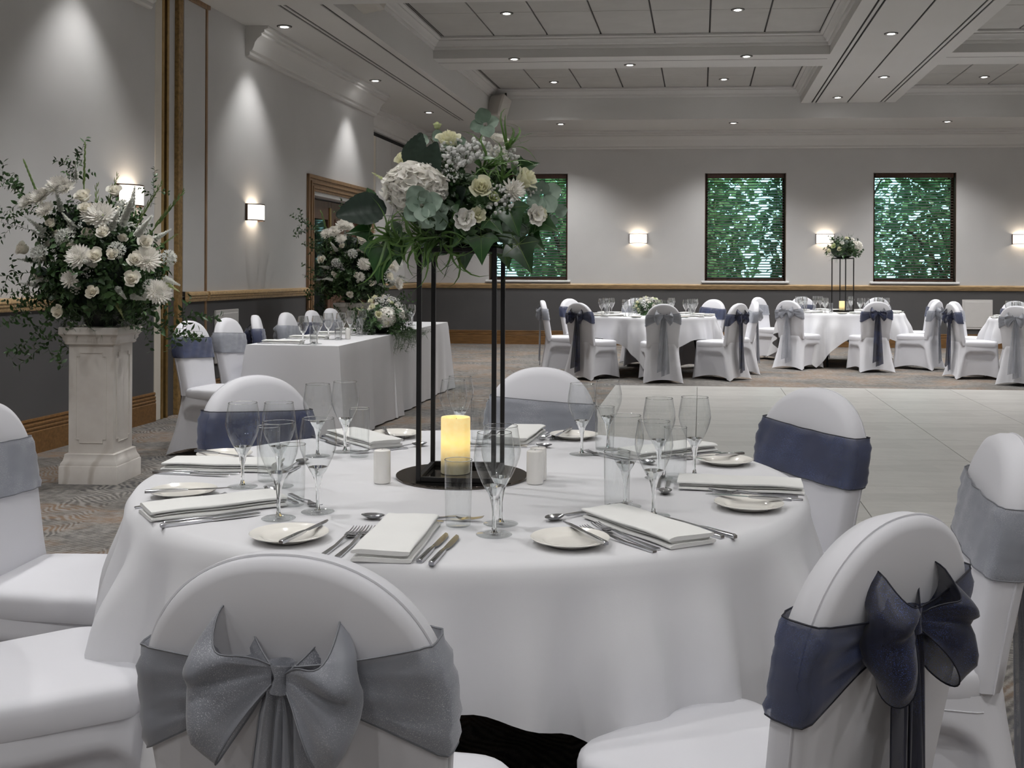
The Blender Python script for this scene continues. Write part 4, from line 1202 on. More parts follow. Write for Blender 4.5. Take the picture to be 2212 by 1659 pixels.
def put(root, key, nm, loc, d, sc=1., roll=None, label=None):
    o = obj(nm, F[key], root, aim(loc, d, sc, FR.uniform(0, 6.28) if roll is None else roll))
    if label: o['label'] = label
    return o
def leaf_at(root, key, nm, loc, d, up, sc=1.):
    """leaf growing along d with its face towards up"""
    d = Vector(d).normalized(); u = Vector(up); u = (u-d*u.dot(d)).normalized(); s = d.cross(u)
    Mx = Matrix(((s.x, d.x, u.x, loc[0]), (s.y, d.y, u.y, loc[1]), (s.z, d.z, u.z, loc[2]), (0, 0, 0, 1))) @ Matrix.Scale(sc, 4)
    o = obj(nm, F[key], root, Mx)
    if key == 'ivy': obj('vein', F['vein'], o)
    return o
def stem_to(root, p, base=(0, 0, 0), r=.0018):
    MB().tube([base, (p[0]*.5, p[1]*.5, base[2]+(p[2]-base[2])*.6), p], r, 5).build('stem', M['stem'], root)

# ---------------------------------------------------------------- tall centrepiece on the stand
U = .00123
def centrepiece():
    c = thing('flower_arrangement', 'tall centrepiece of white hydrangea, cream roses and ivy on the black stand', 'flowers', (-.132, 2.855, CT+.6125), 0)
    MB().lathe([(.001, .0), (.055, .0), (.075, .02), (.082, .05), (.08, .055), (.07, .05), (.001, .045)], 28, cap0=True, cap1=True).build('bowl', M['bowl'], c)
    MB().ball((0, 0, .10), .105, 16, 10, (1.15, 1, .95)).build('moss_core', M['ruscus'], c)
    def P(px, py, y): return ((px-1000)*U, y-.03 if y < .05 else y, (536-py)*U)
    # local layout sheet of the bouquet, scaled to metres by U
    put(c, 'hyd', 'hydrangea', P(905, 415, -.105), (-.35, -.9, .2), 1.0, 0, 'big white hydrangea head')
    put(c, 'rose', 'rose', P(972, 318, -.03), (-.05, -.55, .9), 1.05, 2); put(c, 'rose', 'rose', P(880, 356, -.03), (-.55, -.6, .7), .85, 1)
    put(c, 'rose', 'rose', P(1043, 418, -.12), (.1, -.95, .35), .98, 3); put(c, 'rose', 'rose', P(1126, 398, -.05), (.75, -.45, .6), 1.1, 4)
    put(c, 'rose_g', 'rose', P(1068, 437, -.12), (.2, -.9, .4), .55, 1, 'small green-white bud rose')
    put(c, 'lis', 'lisianthus', P(1012, 482, -.14), (-.1, -.95, .1), .95); put(c, 'lis_c', 'lisianthus', P(1034, 472, -.135), (.35, -.85, .2), .9)
    put(c, 'lis', 'lisianthus', P(1150, 470, -.08), (.55, -.75, .1), .95); put(c, 'lis_c', 'lisianthus', P(1164, 466, -.07), (.7, -.6, .2), .8)
    put(c, 'carn', 'carnation', P(1108, 420, -.10), (.5, -.8, .4), 1.15); put(c, 'lis', 'lisianthus', P(1074, 308, .02), (.2, -.4, .9), .9); put(c, 'carn', 'carnation', P(1072, 342, .0), (.3, -.7, .7), 1.3)
    for px, py, y, s in ((943, 268, .02, 1.), (904, 302, .0, 1.1)):
        put(c, 'bud', 'lisianthus_bud', P(px, py+8, y), (0, 0, 1), s); stem_to(c, P(px, py+8, y), (0, 0, .08))
    put(c, 'bud', 'lisianthus_bud', P(1094, 318, -.02), (.5, -.3, .5), .9)
    for px, py, y, s, k in ((965, 352, -.07, 1.0, 'gyp'), (1005, 350, -.08, 1.0, 'gyp2'), (988, 335, -.04, 1.0, 'gyp'), (1030, 330, -.02, 1.0, 'gyp2'), (1090, 345, -.03, .8, 'gyp'), (1085, 452, -.12, .75, 'gyp2'), (1076, 425, -.12, .6, 'gyp'), (1145, 412, -.04, .6, 'gyp'), (978, 388, -.09, .6, 'gyp')):
        o = put(c, k, 'gypsophila', P(px, py, y), (0, -.6, .8), s); obj('stems', F['gypstem'], o)
    put(c, 'spike_g', 'snapdragon', P(855, 405, -.05), (-.6, -.5, .35), .45)
    # ivy skirt
    for px, py, y, dx, dz, s in ((818, 445, -.08, -.9, -.1, .9), (1160, 478, -.06, .9, -.45, .85), (1100, 455, -.12, .3, -.8, 1.05), (1043, 515, -.13, .05, -1, .95), (1120, 530, -.1, .45, -.9, 1.1), (840, 535, -.10, -.15, -1, 1.25), (868, 520, -.09, .1, -1, .9),
                              (1010, 505, -.12, -.5, -.6, .7), (805, 500, -.04, -.9, -.1, .8), (1125, 365, .0, .9, .3, .7), (1140, 510, -.05, .6, -.5, .8), (1060, 480, -.13, .5, -.5, .7), (1085, 530, .08, .3, -.9, .9), (930, 530, .1, -.4, -.8, .9), (1000, 530, .12, 0, -.9, .9), (860, 500, .1, -.9, -.4, .9), (1120, 480, .1, .9, -.3, .9)):
        leaf_at(c, 'ivy', 'ivy_leaf', P(px, py, y), (dx, -.25 if y < .05 else .4, dz), (dx*.2, -1 if y < .05 else 1, .35), s)
    # hydrangea's own broad leaves
    for px, py, y, d_, s in ((895, 372, -.07, (.25, -.3, .9), .75), (925, 390, -.08, (.3, -.4, .9), .75), (845, 455, -.09, (-.9, -.3, -.12), 1.), (1000, 440, -.10, (.1, -.9, .3), .6)):
        leaf_at(c, 'ser', 'leaf', P(px, py, y), d_, (0, -1, .3), s)
    # eucalyptus rosettes
    for px, py, y, n, s in ((925, 455, -.17, 7, 1.0), (1170, 425, -.03, 5, .95), (1048, 268, .02, 4, .8), (945, 468, -.13, 5, .9), (1195, 462, -.02, 3, .8), (930, 300, 0, 2, .8), (985, 315, -.04, 2, .6), (1110, 505, -.02, 4, 1.)):
        e = tag(obj('eucalyptus_sprig', None, c, Matrix.Translation(P(px, py, y))), 'pale grey-green eucalyptus rosette')
        for k in range(n):
            a = k*2*PI/n+.3
            d_ = (math.cos(a), -.35-.3*(k % 2), math.sin(a))
            leaf_at(e, 'euc', 'leaf', (d_[0]*.006, -.004*k, d_[2]*.006), d_, (0, -1, .2), s*FR.uniform(.75, 1.1))
        MB().tube([(0, 0, 0), (-P(px, py, y)[0]*.4, .05, -.05)], .0012, 4).build('stem', M['stem'], e)
    # grass, fern and fillers
    for k in range(30):
        a = FR.uniform(0, 6.28); e = FR.uniform(-.5, .7)
        d_ = (math.cos(a), math.sin(a), e)
        put(c, 'grs%d' % (k % 3), 'grass_tuft', (d_[0]*.07, d_[1]*.07, .05+e*.05), d_, FR.uniform(.75, 1.25))
    for px, py in ((850, 510), (880, 525), (905, 520), (930, 515), (985, 500), (960, 515)):
        put(c, 'grs%d' % (px % 3), 'grass_tuft', P(px, py, -.10), (-.3, -.7, -.25), 1.1)
    for px, py in ((1060, 370), (1080, 400), (1095, 330), (1040, 380)):
        put(c, 'grs%d' % (px % 3), 'grass_tuft', P(px, py, -.06), (.3, -.5, .7), 1.0)
    for k in range(26):
        a = FR.uniform(0, 6.28); e = FR.uniform(-.25, 1.1)
        d_ = Vector((math.cos(a), math.sin(a), e)).normalized()
        put(c, 'ndl%d' % (k % 3), 'fern_sprig', tuple(d_*.06+Vector((0, 0, .05))), d_, FR.uniform(.8, 1.15))
    for k in range(60):
        a = FR.uniform(0, 6.28); e = FR.uniform(-.2, 1.5)
        d_ = Vector((math.cos(a), math.sin(a), e)).normalized()
        put(c, 'sm%d' % (k % 3), 'leafy_sprig', tuple(d_*.05+Vector((0, 0, .07))), d_, FR.uniform(.65, .95))
    for k in range(46):
        a = FR.uniform(0, 6.28); e = FR.uniform(-.1, 1.3); d_ = Vector((math.cos(a), math.sin(a), e)).normalized()
        leaf_at(c, 'rleaf' if k % 2 else 'ivy', 'leaf', tuple(d_*FR.uniform(.07, .12)+Vector((0, 0, .05))), (d_.x+FR.uniform(-.5, .5), d_.y, d_.z-.2), d_, FR.uniform(.6, .95) if k % 2 else FR.uniform(.4, .65))
    return c
centrepiece()

# ---------------------------------------------------------------- pedestals and their big arrangements
def pedestal(x, y, rz, label):
    p = thing('pedestal', label, 'pedestal', (x, y, 0), rz, 'marble pedestals')
    def sq(m, hs): return m.rings([[(-h, -h, z), (h, -h, z), (h, h, z), (-h, h, z)] for h, z in hs])
    sq(MB(), [(.182, 0), (.182, .105), (.179, .110)]).build('plinth', M['marble'], p)
    sq(MB(), [(.176, .110), (.176, .122), (.164, .142), (.158, .168), (.158, .178), (.150, .182)]).build('base_moulding', M['marble'], p)
    sq(MB(), [(.140, .182), (.140, .845)]).build('shaft', M['marble'], p)
    sq(MB(), [(.150, .845), (.158, .852), (.158, .864), (.168, .880), (.168, .892), (.180, .908), (.186, .912), (.186, .950), (.182, .955)]).build('capital', M['marble'], p)
    n_ = .022
    for k in range(4):
        q = Matrix.Rotation(k*PI/2, 4, 'Z'); w_, z0, z1 = .098, .245, .800
        out = [(-w_+n_, z0), (w_-n_, z0), (w_-n_, z0+n_), (w_, z0+n_), (w_, z1-n_), (w_-n_, z1-n_), (w_-n_, z1), (-w_+n_, z1), (-w_+n_, z1-n_), (-w_, z1-n_), (-w_, z0+n_), (-w_+n_, z0+n_)]
        inn = [(x_*.93, z0+(z_-z0)*.985+.004) for x_, z_ in out]
        m = MB().rings([[(x_, -.1395, z_) for x_, z_ in out], [(x_*.985, -.1445, z_) for x_, z_ in out], [(x_, -.1445, z_) for x_, z_ in inn], [(x_*.985, -.1402, z_) for x_, z_ in inn]], False, True).xf(q)
        m.build('panel_moulding', M['marble'], p, smooth=20)
    return p
def big_bouquet(x, y, rz, label, seed):
    q = random.Random(seed)
    c = thing('flower_arrangement', label, 'flowers', (x, y, .956), rz, 'big pedestal flower arrangements')
    MB().lathe([(.001, 0), (.085, 0), (.10, .02), (.115, .12), (.11, .13), (.001, .12)], 28, cap0=True, cap1=True).build('bowl', M['bowl'], c)
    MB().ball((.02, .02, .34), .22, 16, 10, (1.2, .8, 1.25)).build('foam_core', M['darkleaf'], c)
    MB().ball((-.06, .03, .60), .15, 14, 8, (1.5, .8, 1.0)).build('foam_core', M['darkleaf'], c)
    for k in range(64):
        a = q.uniform(0, 6.28); e = q.uniform(-.2, 1.3)
        d_ = Vector((math.cos(a)*1.3, math.sin(a)*.8, e)).normalized()
        put(c, 'sm%d' % (k % 3), 'leafy_sprig', tuple(Vector((-.06, .02, .56))+Vector((d_.x*.17, d_.y*.1, d_.z*.12))), d_, q.uniform(.8, 1.15))
    V = .00285
    def P(px, py, yy): return ((px-230)*V, yy, (708-py)*V)
    # blooms, set out on the measured sheet
    for k, px, py, s, yy in (('mum', 234, 558, .95, -.26), ('mum', 265, 470, 1.15, -.16), ('mum', 165, 408, 1.0, -.12), ('mum', 130, 432, .9, -.13), ('mum', 100, 442, .8, -.12), ('mum', 150, 460, .75, -.18), ('mum', 365, 562, 1.0, -.17), ('mum', 389, 632, .95, -.15), ('mum', 185, 412, .8, -.14), ('carn', 218, 606, 1.4, -.27), ('mum_s', 238, 470, .8, -.16),
                             ('rose_w', 88, 544, 1.15, -.06), ('rose_w', 270, 560, 1.15, -.26), ('rose_w', 343, 566, 1.1, -.2), ('rose_w', 338, 606, 1.2, -.22), ('rose_w', 278, 510, 1.05, -.2), ('rose_w', 357, 530, 1.1, -.14), ('rose_w', 262, 633, .95, -.25), ('rose_w', 185, 674, .95, -.2), ('rose_w', 275, 420, 1.05, -.02), ('rose_w', 218, 434, 1.2, -.08), ('rose_w', 300, 556, .9, -.23), ('rose_w', 160, 490, .8, -.15), ('rose_w', 232, 460, 1.0, -.14),
                             ('rose_w', 135, 605, .7, -.14), ('rose_w', 128, 595, .6, -.13)):
        p = P(px, py, yy); nm = {'mum': 'chrysanthemum', 'mum_s': 'chrysanthemum', 'carn': 'carnation', 'rose_w': 'rose'}[k]
        p = (p[0], p[1]-.09, p[2]); d_ = (p[0]*.9, -.55, (p[2]-.25)*.6+.15)
        put(c, k, nm, p, d_, s*(1.3 if 'mum' in k else 1.4))
    for px, py, yy, s in ((135, 552, -.16, 1.1), (196, 518, -.2, 1.15), (305, 545, -.2, 1.1), (400, 560, -.08, 1.0), (365, 620, -.12, .9), (300, 450, -.08, .9)):
        p = P(px, py, yy-.09); put(c, 'agap', 'agapanthus', p, (p[0], -.4, p[2]-.2), s)
    for px, py, dx, dz, s in ((270, 520, .5, .8, 1.1), (300, 500, .45, .8, 1.1), (320, 470, .3, .9, .9), (330, 520, .6, .6, 1.), (175, 470, -.1, .9, .8), (345, 640, .9, .1, .8), (290, 620, .4, -.3, .7), (390, 600, .8, -.3, .7), (130, 620, -.6, .1, .6), (205, 400, .1, 1, .6), (145, 510, -.4, .4, .8), (320, 640, .6, -.1, .7)):
        put(c, 'spike', 'snapdragon', P(px, py, -.20), (dx, -.35, dz), s)
    for px, py, dx, dz, s in ((290, 650, .5, -.8, .9), (395, 610, .9, -.5, .8), (245, 490, .3, .2, .9), (280, 640, .4, -.5, .8)):
        put(c, 'spike_g', 'snapdragon', P(px, py, -.2), (dx, -.3, dz), s)
    for px, py, dx, dz, s in ((140, 510, -.35, .95, 1.35), (205, 430, .06, 1, .95), (228, 530, .12, 1, 1.05), (245, 490, .3, .95, .95), (318, 495, .5, .85, .95), (345, 515, .62, .78, 1.05), (360, 540, .85, .5, .5), (155, 530, -.45, .8, 1.0)):
        put(c, 'glad', 'gladiolus_spike', P(px, py, -.10), (dx, -.1, dz), s)
    for px, py, s in ((215, 520, .8), (190, 470, .8), (200, 640, .9), (215, 650, .8)):
        for k in range(3): leaf_at(c, 'rleaf', 'leaf', P(px+q.uniform(-12, 12), py+q.uniform(-12, 12), -.18), (q.uniform(-1, 1), -.5, q.uniform(-1, 1)), (0, -1, .3), s*1.5)
    # long trailing branches
    for px, py, dx, dz, s, k in ((95, 440, -1, .45, 1.25, 0), (60, 410, -1, .35, 1.0, 1), (175, 420, -.05, 1, 1.0, 2), (185, 400, -.12, 1, .75, 0), (95, 500, -1, .25, .9, 1), (110, 590, -1, 0, .9, 2), (130, 650, -1, .1, 1.2, 0), (140, 690, -.8, -.55, 1.1, 1), (160, 700, -.5, -.9, 1.2, 2), (170, 700, -.25, -1, 1.1, 0), (330, 690, 1, -.35, 1.2, 1), (370, 680, 1, -.45, 1.1, 2), (390, 700, .8, -.75, 1.1, 0), (120, 470, -.9, .4, .8, 0), (130, 660, -1, -.2, 1, 1), (300, 700, .7, -.25, 1, 2), (100, 640, -.9, .25, .8, 1), (350, 450, .5, .8, .7, 2)):
        put(c, 'rus%d' % k, 'ruscus_spray', P(px, py, -.08+q.uniform(-.08, .06)), (dx, -.1+q.uniform(-.15, .15), dz), s*.9)
    for k in range(170):
        a = q.uniform(0, 6.28); e = q.uniform(-.8, 1.4)
        d_ = Vector((math.cos(a)*1.15, math.sin(a)*.8, e)).normalized()
        put(c, ('rus%d' if k % 3 == 0 else 'sm%d') % (k % 3), 'leafy_sprig', tuple(Vector((0, 0, .28))+d_*.17), d_, q.uniform(.8, 1.25)*(.85 if k % 3 == 0 else 1.25))
    for k in range(34):        # small filler blooms through the mass
        a = q.uniform(PI, 2*PI); e = q.uniform(-.3, 1.3)
        d_ = Vector((math.cos(a)*1.2, math.sin(a)*.8, e)).normalized(); kk = ('lis', 'gyp', 'spike', 'rose_w')[k % 4]
        put(c, kk, {'lis': 'lisianthus', 'gyp': 'gypsophila', 'spike': 'snapdragon', 'rose_w': 'rose'}[kk], tuple(Vector((.02, 0, .34))+Vector((d_.x*.36, d_.y*.30, d_.z*.36))), d_, q.uniform(.7, 1.1)*(.7 if kk == 'spike' else 1))
    for k in range(40):
        a = q.uniform(0, 6.28); e = q.uniform(-.8, .5)
        d_ = Vector((math.cos(a)*1.05, math.sin(a)*.8, e)).normalized()
        put(c, 'ndl%d' % (k % 3), 'fern_sprig', tuple(Vector((0, 0, .18))+d_*.14), d_, q.uniform(1., 1.5))
    for k in range(60):
        a = q.uniform(0, 6.28); e = q.uniform(-.5, .9); d_ = Vector((math.cos(a), math.sin(a)*.85, e)).normalized()
        leaf_at(c, 'rleaf', 'leaf', tuple(Vector((0, 0, .30))+d_*q.uniform(.22, .34)), (d_.x+q.uniform(-.6, .6), d_.y, d_.z-.3), d_, q.uniform(.9, 1.7))
    return c
pedestal(-2.565, 6.655, rad(-3), 'white marble pedestal standing by the left wall')
big_bouquet(-2.565, 6.655, rad(-2), 'large loose white and green arrangement on the pedestal near the sconce', 21)
pedestal(-1.80, 12.05, rad(-3), 'white marble pedestal at the far end of head table')
big_bouquet(-1.80, 12.05, rad(26), 'large loose white and green arrangement before the double door', 33)

# ---------------------------------------------------------------- low bouquets
def low_bouquet(x, y, z, rz, label, L, w, h, big, seed, trail=True):
    q = random.Random(seed)
    c = thing('flower_arrangement', label, 'flowers', (x, y, z), rz)
    MB().lathe([(.001, 0), (.05, 0), (.06, .03), (.001, .035)], 20, cap0=True, cap1=True).build('bowl', M['bowl'], c)
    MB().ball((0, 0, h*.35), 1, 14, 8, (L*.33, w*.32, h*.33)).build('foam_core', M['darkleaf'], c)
    kinds = ['rose_w', 'rose', 'gyp', 'lis_c', 'gyp2', 'rose_g', 'spike_g', 'carn']
    nms = {'rose_w': 'rose', 'rose': 'rose', 'gyp': 'gypsophila', 'gyp2': 'gypsophila', 'lis_c': 'lisianthus', 'rose_g': 'rose', 'spike_g': 'snapdragon', 'carn': 'carnation'}
    n = 34
    for k in range(n):
        a = k*2.39996; f = (k+.5)/n; e = (1-f)*1.35
        d_ = Vector((math.cos(a)*math.cos(e), math.sin(a)*math.cos(e), math.sin(e)))
        p = (d_.x*L*.47, d_.y*w*.47, h*.30+d_.z*h*.58)
        kk = kinds[k % len(kinds)]
        put(c, kk, nms[kk], p, d_, q.uniform(.8, 1.1)*(1 if kk != 'spike_g' else .5))
    for p, d_, s in big: put(c, 'hyd_s', 'hydrangea', p, d_, s, 0, 'white hydrangea head')
    for k in range(84):
        a = q.uniform(0, 6.28); e = q.uniform(-.45, .9); d_ = Vector((math.cos(a), math.sin(a), e)).normalized()
        put(c, ('sm%d', 'ndl%d')[k % 2] % (k % 3), 'leafy_sprig', (d_.x*L*.32, d_.y*w*.30, h*.28+d_.z*h*.3), d_, q.uniform(.7, 1.1)*(1 if trail else .7))
    if trail:
        for k in range(16):
            put(c, 'ndl%d' % (k % 3), 'fern_sprig', (q.uniform(-.45, .45)*L, -w*.42, .05), (q.uniform(-.4, .4), -.75, -.75), q.uniform(1, 1.6))
    return c

# ================================================================ HEAD TABLE
HX, HY, HA, HL, HW = -1.30, 7.93, math.atan2(.15, 1), 3.95, .70      # near right corner, lean, length, width
def HP(s, w, z=0):   # s along the table, w from the guests' edge towards the wall
    return (HX+math.sin(HA)*s-math.cos(HA)*w, HY+math.cos(HA)*s+math.sin(HA)*w, z)
ht = thing('head_table', 'long straight head table hidden under a floor-length cloth', 'table', HP(0, 0), -HA)
for k, s0 in enumerate((0.02, 1.35, 2.67)):
    MB().cbox(-HW+.01, -.01, s0, s0+1.26, .715, .742, .004).build('tabletop', M['table_ply'], ht)
    for sy in (s0+.08, s0+1.18):
        for sx in (-.07, -HW+.07): MB().tube([(sx, sy, .715), (sx, sy, 0)], .014, 6).build('leg', M['table_metal'], ht)
def box_cloth(s0, s1, seed, proud=0.):
    q = random.Random(seed); n = 30; ring = []
    x0, x1, y0, y1 = -HW-proud, proud, s0, s1
    for (ax, ay, bx, by) in ((x1, y0, x1, y1), (x1, y1, x0, y1), (x0, y1, x0, y0), (x0, y0, x1, y0)):
        L = math.hypot(bx-ax, by-ay); k = max(6, int(L/.05))
        for i in range(k): ring.append((ax+(bx-ax)*i/k, ay+(by-ay)*i/k, i/k, L))
    nrm = []
    m = MB(); rs = []
    cx_, cy_ = (x0+x1)/2, (y0+y1)/2
    rs.append([(cx_+(x-cx_)*.97, cy_+(y-cy_)*.99, .7475) for x, y, t_, L in ring]); rs.append([(x, y, .7475) for x, y, t_, L in ring])
    ph = q.uniform(0, 6)
    for h in range(1, 15):
        f = h/14; r = []
        for x, y, t_, L in ring:
            fold = (.014*math.sin(t_*L*9+ph)+.010*math.sin(t_*L*21+2*ph))*f
            corner = .035*f*math.exp(-(min(t_, 1-t_)*L/.09)**2)
            o = .004+.020*f+fold+corner
            dx = 1 if abs(x-x1) < 1e-6 else (-1 if abs(x-x0) < 1e-6 else 0); dy = 1 if abs(y-y1) < 1e-6 else (-1 if abs(y-y0) < 1e-6 else 0)
            r.append((x+dx*o, y+dy*o, .7475-.010*(1-f)-.735*f+.01*(1-f)))
        rs.append(r)
    return m.rings(rs, True, False)
for (s0, s1, pr, lab) in ((0, 1.62, .012, 'near white cloth of the head table, hanging to the carpet'), (1.58, HL, 0, 'far white cloth of the head table, hanging to the carpet')):
    o = box_cloth(s0, s1, 4, pr).build('tablecloth', M['cloth'], None, 60)
    o.location = HP(0, 0); o.rotation_euler = (0, 0, -HA); tag(o, lab, 'tablecloth', 'head table cloths')
HZ = .7485
hp = ('end seat by the gilt post', 'second seat from the gilt post', 'third seat from the gilt post', 'fourth seat from the gilt post', 'fifth seat from the gilt post', 'last seat by the far pedestal')
for i in range(6):
    s = .22+i*.60
    x, y, _ = HP(s, HW-.20); napkin(x, y, HZ, -HA-PI/2, 'folded white napkin on the head table, '+hp[i], 'head table napkins')
    x, y, _ = HP(s-.10, HW-.14); cutlery('knife', x, y, HZ, -HA-PI/2, 'table knife on the head table, '+hp[i], 'head table knives')
    x, y, _ = HP(s+.10, HW-.14); cutlery('fork', x, y, HZ, -HA-PI/2, 'dinner fork on the head table, '+hp[i], 'head table forks')
    x, y, _ = HP(s-.05, HW-.44); cutlery('spoon', x, y, HZ, -HA, 'dessert spoon on the head table, '+hp[i], 'head table spoons')
    x, y, _ = HP(s-.12, HW-.40); wine(x, y, HZ, 'wine glass on the head table, outer, '+hp[i], 'head table wine glasses', True)
    x, y, _ = HP(s-.03, HW-.48); wine(x, y, HZ, 'wine glass on the head table, inner, '+hp[i], 'head table wine glasses', True)
    x, y, _ = HP(s-.17, HW-.50); tumbler(x, y, HZ, 'clear tumbler on the head table, '+hp[i], 'head table tumblers', True)
x, y, _ = HP(.78, .16); shaker(x, y, HZ, 'white ceramic shaker beside the head table flowers')
x, y, _ = HP(1.72, .14)
low_bouquet(x, y, HZ, -HA+PI/2, 'long low white bouquet with hydrangea spilling over the head table edge', .70, .42, .36, [((-.22, -.10, .15), (-.8, -.5, .35), 1.15), ((-.02, -.15, .17), (-.5, -.75, .4), .9)], 44)
hc = [(-2.34, 7.72, 'navy'), (-2.21, 8.25, 'grey'), (-2.13, 8.83, 'navy'), (-2.00, 9.42, 'grey'), (-1.88, 9.98, 'navy'), (-1.80, 10.55, 'grey')]
for i, (x, y, c) in enumerate(hc):
    a = rad((-107, -103, -80, -97, -97, -100)[i])
    chair(x-.28*math.sin(a), y+.28*math.cos(a), math.degrees(a), c, 'white covered chair with %s sash at the head table, %s' % (WORD[c], hp[i]), 'head table chairs', i < 2)

# ================================================================ FAR TABLES
def far_table(x, y, rot, where, chairs, ci, r=1.11):
    """chairs: angle round the table, sash colour, chair label, short phrase naming that place"""
    round_table(x, y, rot, where, ci)
    for (th, c, lab, ph) in chairs:
        if lab:
            a = rad(th); chair(x+r*math.sin(a), y-r*math.cos(a), th, c, lab, 'chairs at the far round tables', False)
        a = rad(th-2); ox, oy = math.sin(a), -math.cos(a); rx, ry = math.cos(a), math.sin(a)
        def at(r_, s): return x+ox*r_+rx*s, y+oy*r_+ry*s
        for (r_, s, me, nm, cat, w_) in ((.62, .15, wine_far, 'wine_glass', 'wine glass', 'outer stemmed wine glass'), (.55, .09, wine_far, 'wine_glass', 'wine glass', 'inner stemmed wine glass'), (.56, .17, tumb_far, 'tumbler', 'tumbler', 'straight clear tumbler')):
            px_, py_ = at(r_, s+R_.uniform(-.015, .015))
            tag(obj(nm, me, None, TR(px_, py_, CT)), w_+' '+ph, cat, cat+' set on the '+where)
        px_, py_ = at(.75, -.22); tag(obj('side_plate', plate_far, None, TR(px_, py_, CT)), 'small cream side plate '+ph, 'plate', 'side plates on the '+where)
        px_, py_ = at(.70, 0); napkin(px_, py_, CT, a, 'folded white napkin '+ph, 'napkins on the '+where)
        for s, nm, cat in ((.085, 'table_knife', 'knife'), (-.085, 'dinner_fork', 'fork')):
            px_, py_ = at(.735, s); tag(obj(nm, far_cut, None, TR(px_, py_, CT+.0005, a)), 'steel %s %s' % (cat, ph), cat, cat+' set on the '+where)
w1, w2, w3 = 'far table with low flower bowl', 'far table with tall flower stand', 'far table nearest the white wall panel'
p1_, p2_, p3_ = ' low flower bowl table', ' tall flower stand table', ' cut-off far table'
far_table(1.79, 13.95, 40, w1, [(0, 'grey', 'white covered chair, silver bow straight on, at the low flower bowl table', 'before the straight-on silver bow at'+p1_), (-45, 'navy', 'white covered chair, navy bow, on the head-table side of low flower bowl table', 'before the head-table-side navy bow at'+p1_), (-90, 'grey', 'white covered chair side-on with silver sash by the far skirting', 'before the side-on chair by the skirting at'+p1_),
    (-135, 'navy', 'white covered chair with navy sash facing out behind the low flower bowl table', 'before the facing navy-sash chair at'+p1_), (180, 'grey', 'white covered chair with silver sash behind the low flower bowl', 'behind the flowers at'+p1_), (132, 'navy', 'white covered chair with navy sash facing out under the middle window', 'by the window-side chair at'+p1_),
    (88, 'grey', 'white covered chair side-on with silver sash between both far tables', 'on the tall stand table side at'+p1_), (45, 'navy', 'white covered chair, navy bow, on the tall-stand side of low flower bowl table', 'before the tall-stand-side navy bow at'+p1_)], 1)
far_table(4.78, 15.45, 10, w2, [(2, 'navy', 'white covered chair, navy bow straight on, below the tall flower stand', 'before the straight-on navy bow at'+p2_), (-47, 'grey', 'white covered chair, silver bow, on the flower-bowl side of tall flower stand table', 'before the flower-bowl-side silver bow at'+p2_), (47, 'grey', 'white covered chair, silver bow, on the wall-panel side of tall flower stand table', 'before the wall-panel-side silver bow at'+p2_),
    (92, 'navy', 'white covered chair side-on with navy sash at the tall flower stand table', 'before the side-on navy-sash chair at'+p2_), (140, 'grey', 'white covered chair with silver sash facing out under the window by the wall panel', 'by the panel-window chair at'+p2_), (-172, 'navy', 'white covered chair with navy sash facing out behind the tall flower stand', 'behind the candle at'+p2_),
    (-135, 'grey', 'white covered chair with silver sash facing out beside the middle window', 'by the middle-window chair at'+p2_), (-90, 'navy', None, 'at the chairless place of'+p2_)], 1)
far_table(6.92, 13.35, 25, w3, [(-48, 'grey', 'white covered chair, silver bow, nearest the dance floor edge at the cut-off table', 'before the silver bow at'+p3_), (-92, 'navy', 'white covered chair, navy bow seen edge on, at the cut-off table', 'before the edge-on navy bow at'+p3_), (-136, 'grey', 'white covered chair with silver sash before the white wall panel', 'by the wall panel chair at'+p3_), (178, 'navy', 'white covered chair with navy sash behind the cut-off table', 'before the rear navy-sash chair at'+p3_)], 1)
low_bouquet(1.80, 13.95, CT, 0, 'round low bowl of cream roses and gypsophila on far table', .38, .38, .24, [], 55, False)
for x_, y_, l_ in ((2.0, 13.7, 'white ceramic shaker beside the low flower bowl'), (2.06, 13.74, 'second white ceramic shaker by the low flower bowl')): shaker(x_, y_, CT, l_)
flower_stand(4.80, 15.45, rad(38), 'thin tall black stand on the far table').scale = (1, 1, 1.28)
candle(4.78, 15.42, 'small cream candle under the far flower stand')
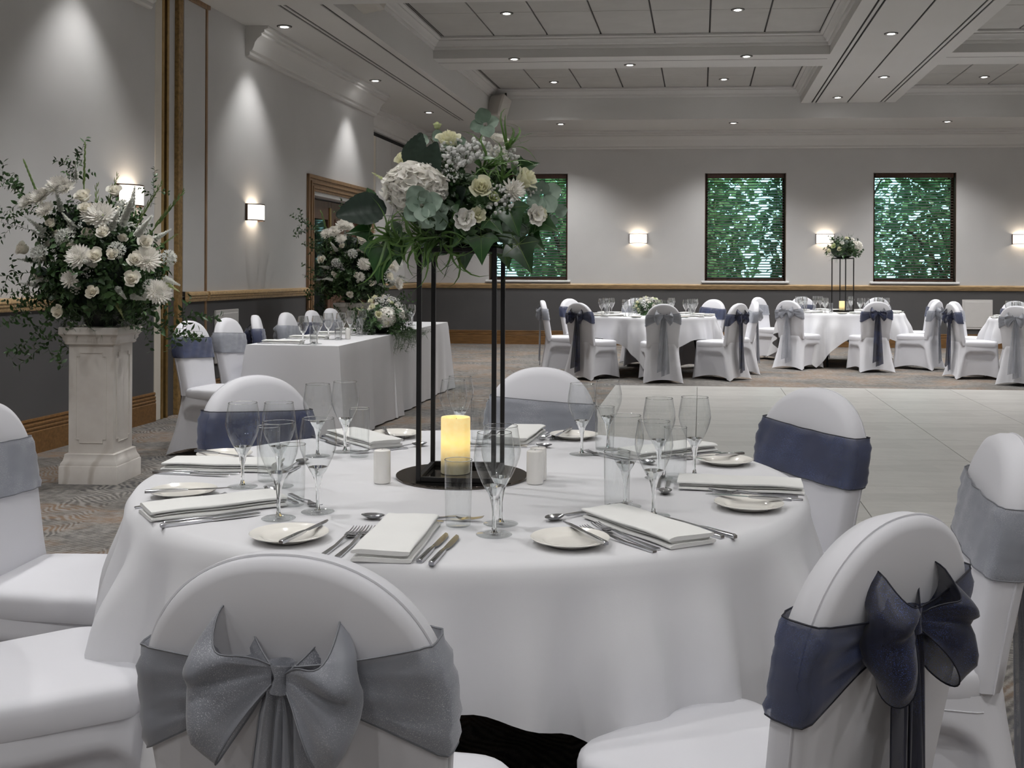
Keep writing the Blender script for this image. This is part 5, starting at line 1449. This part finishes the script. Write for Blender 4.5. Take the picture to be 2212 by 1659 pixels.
def far_centre(x, y, z):
    q = random.Random(70)
    c = thing('flower_arrangement', 'domed green and white flowers on the far tall stand', 'flowers', (x, y, z), 0)
    MB().lathe([(.001, 0), (.06, 0), (.085, .04), (.001, .04)], 18, cap0=True, cap1=True).build('bowl', M['bowl'], c)
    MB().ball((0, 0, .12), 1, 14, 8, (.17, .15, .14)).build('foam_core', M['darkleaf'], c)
    for k, p, d_, s in (('hyd_s', (.16, -.12, .16), (.6, -.7, .3), 1.1), ('rose', (-.10, -.16, .12), (-.3, -.9, .3), 1.2), ('rose_g', (-.16, -.12, .16), (-.6, -.7, .3), 1.4), ('rose', (.02, -.10, .27), (0, -.5, .8), 1.), ('lis', (-.06, -.14, .2), (-.2, -.8, .5), 1.2), ('rose', (-.2, -.05, .1), (-.9, -.3, .2), 1.1), ('lis', (.1, -.1, .26), (.3, -.5, .8), 1.)):
        put(c, k, {'hyd_s': 'hydrangea', 'rose': 'rose', 'rose_g': 'rose', 'lis': 'lisianthus'}[k], p, d_, s)
    for k in range(54):
        a = q.uniform(0, 6.28); e = q.uniform(-.5, 1.1); d_ = Vector((math.cos(a), math.sin(a), e)).normalized()
        put(c, ('sm%d', 'grs%d', 'ndl%d')[k % 3] % (k % 3), 'leafy_sprig', tuple(Vector((0, 0, .1))+d_*.10), d_, q.uniform(.85, 1.3))
    for k in range(26):
        a = q.uniform(0, 6.28); e = q.uniform(-.5, 1); d_ = Vector((math.cos(a), math.sin(a), e)).normalized()
        leaf_at(c, 'ivy', 'ivy_leaf', tuple(Vector((0, 0, .1))+d_*.16), (d_.x, d_.y, d_.z-.4), d_, q.uniform(.7, 1.1))
far_centre(4.80, 15.45, CT+.612*1.28)

# ================================================================ OUTSIDE THE WINDOWS
m = MB(); m.add([RP(-6, BB+.4, -.3), RP(22, BB+.4, -.3), RP(26, BB+30, -.3), RP(-10, BB+30, -.3)], [(0, 1, 2, 3)])
tag(m.build('lawn', M['lawn']), 'grass ground outside the far windows', 'lawn', kind='structure')
def tree(x, y, h, r, label, seed, nleaf):
    q = random.Random(seed)
    t_ = thing('garden_tree', label, 'tree', (x, y, -.3), 0, 'trees outside the far windows')
    MB().tube([(0, 0, 0), (.1, 0, h*.35), (-.05, .1, h*.75)], [.09, .07, .03], 8).build('trunk', M['bark'], t_)
    for k in range(5):
        a = q.uniform(0, 6.28); z0 = h*q.uniform(.2, .6)
        MB().tube([(0, 0, z0), (math.cos(a)*r*.5, math.sin(a)*r*.5, z0+h*.14), (math.cos(a)*r*.95, math.sin(a)*r*.95, z0+h*.22)], [.05, .035, .012], 5).build('branch', M['bark'], t_)
    m = MB()
    for k in range(nleaf):
        a = q.uniform(0, 6.28); rr = r*q.random()**.5; z = h*(.06+.95*q.random())
        lim = r*(1-abs(z/h-.5)*1.1); rr = min(rr, lim)
        p = Vector((rr*math.cos(a), rr*math.sin(a), z))
        d_ = Vector((q.uniform(-1, 1), q.uniform(-1, 1), q.uniform(-.6, .6))).normalized(); s_ = d_.orthogonal().normalized()
        L, w_ = q.uniform(.14, .26), q.uniform(.05, .09)
        m.add([tuple(p), tuple(p+d_*L*.5+s_*w_), tuple(p+d_*L), tuple(p+d_*L*.5-s_*w_)], [(0, 1, 2, 3)])
    f = m.build('foliage', M['tree'], t_, 0); f['kind'] = 'stuff'
rows_ = [(-.6+2.55*k, 22.0+.3*(k % 2), 5.0+.5*(k % 3), 1.2, 3000) for k in range(6)]+[(-2.2+3.5*k, 26.2, 7.2, 1.7, 3600) for k in range(6)]
for i, (a, b, h, r, n) in enumerate(rows_):
    p = RP(a, b, 0)
    tree(p[0], p[1], h, r, 'leafy green tree in the garden beyond the blinds', 90+i, n)
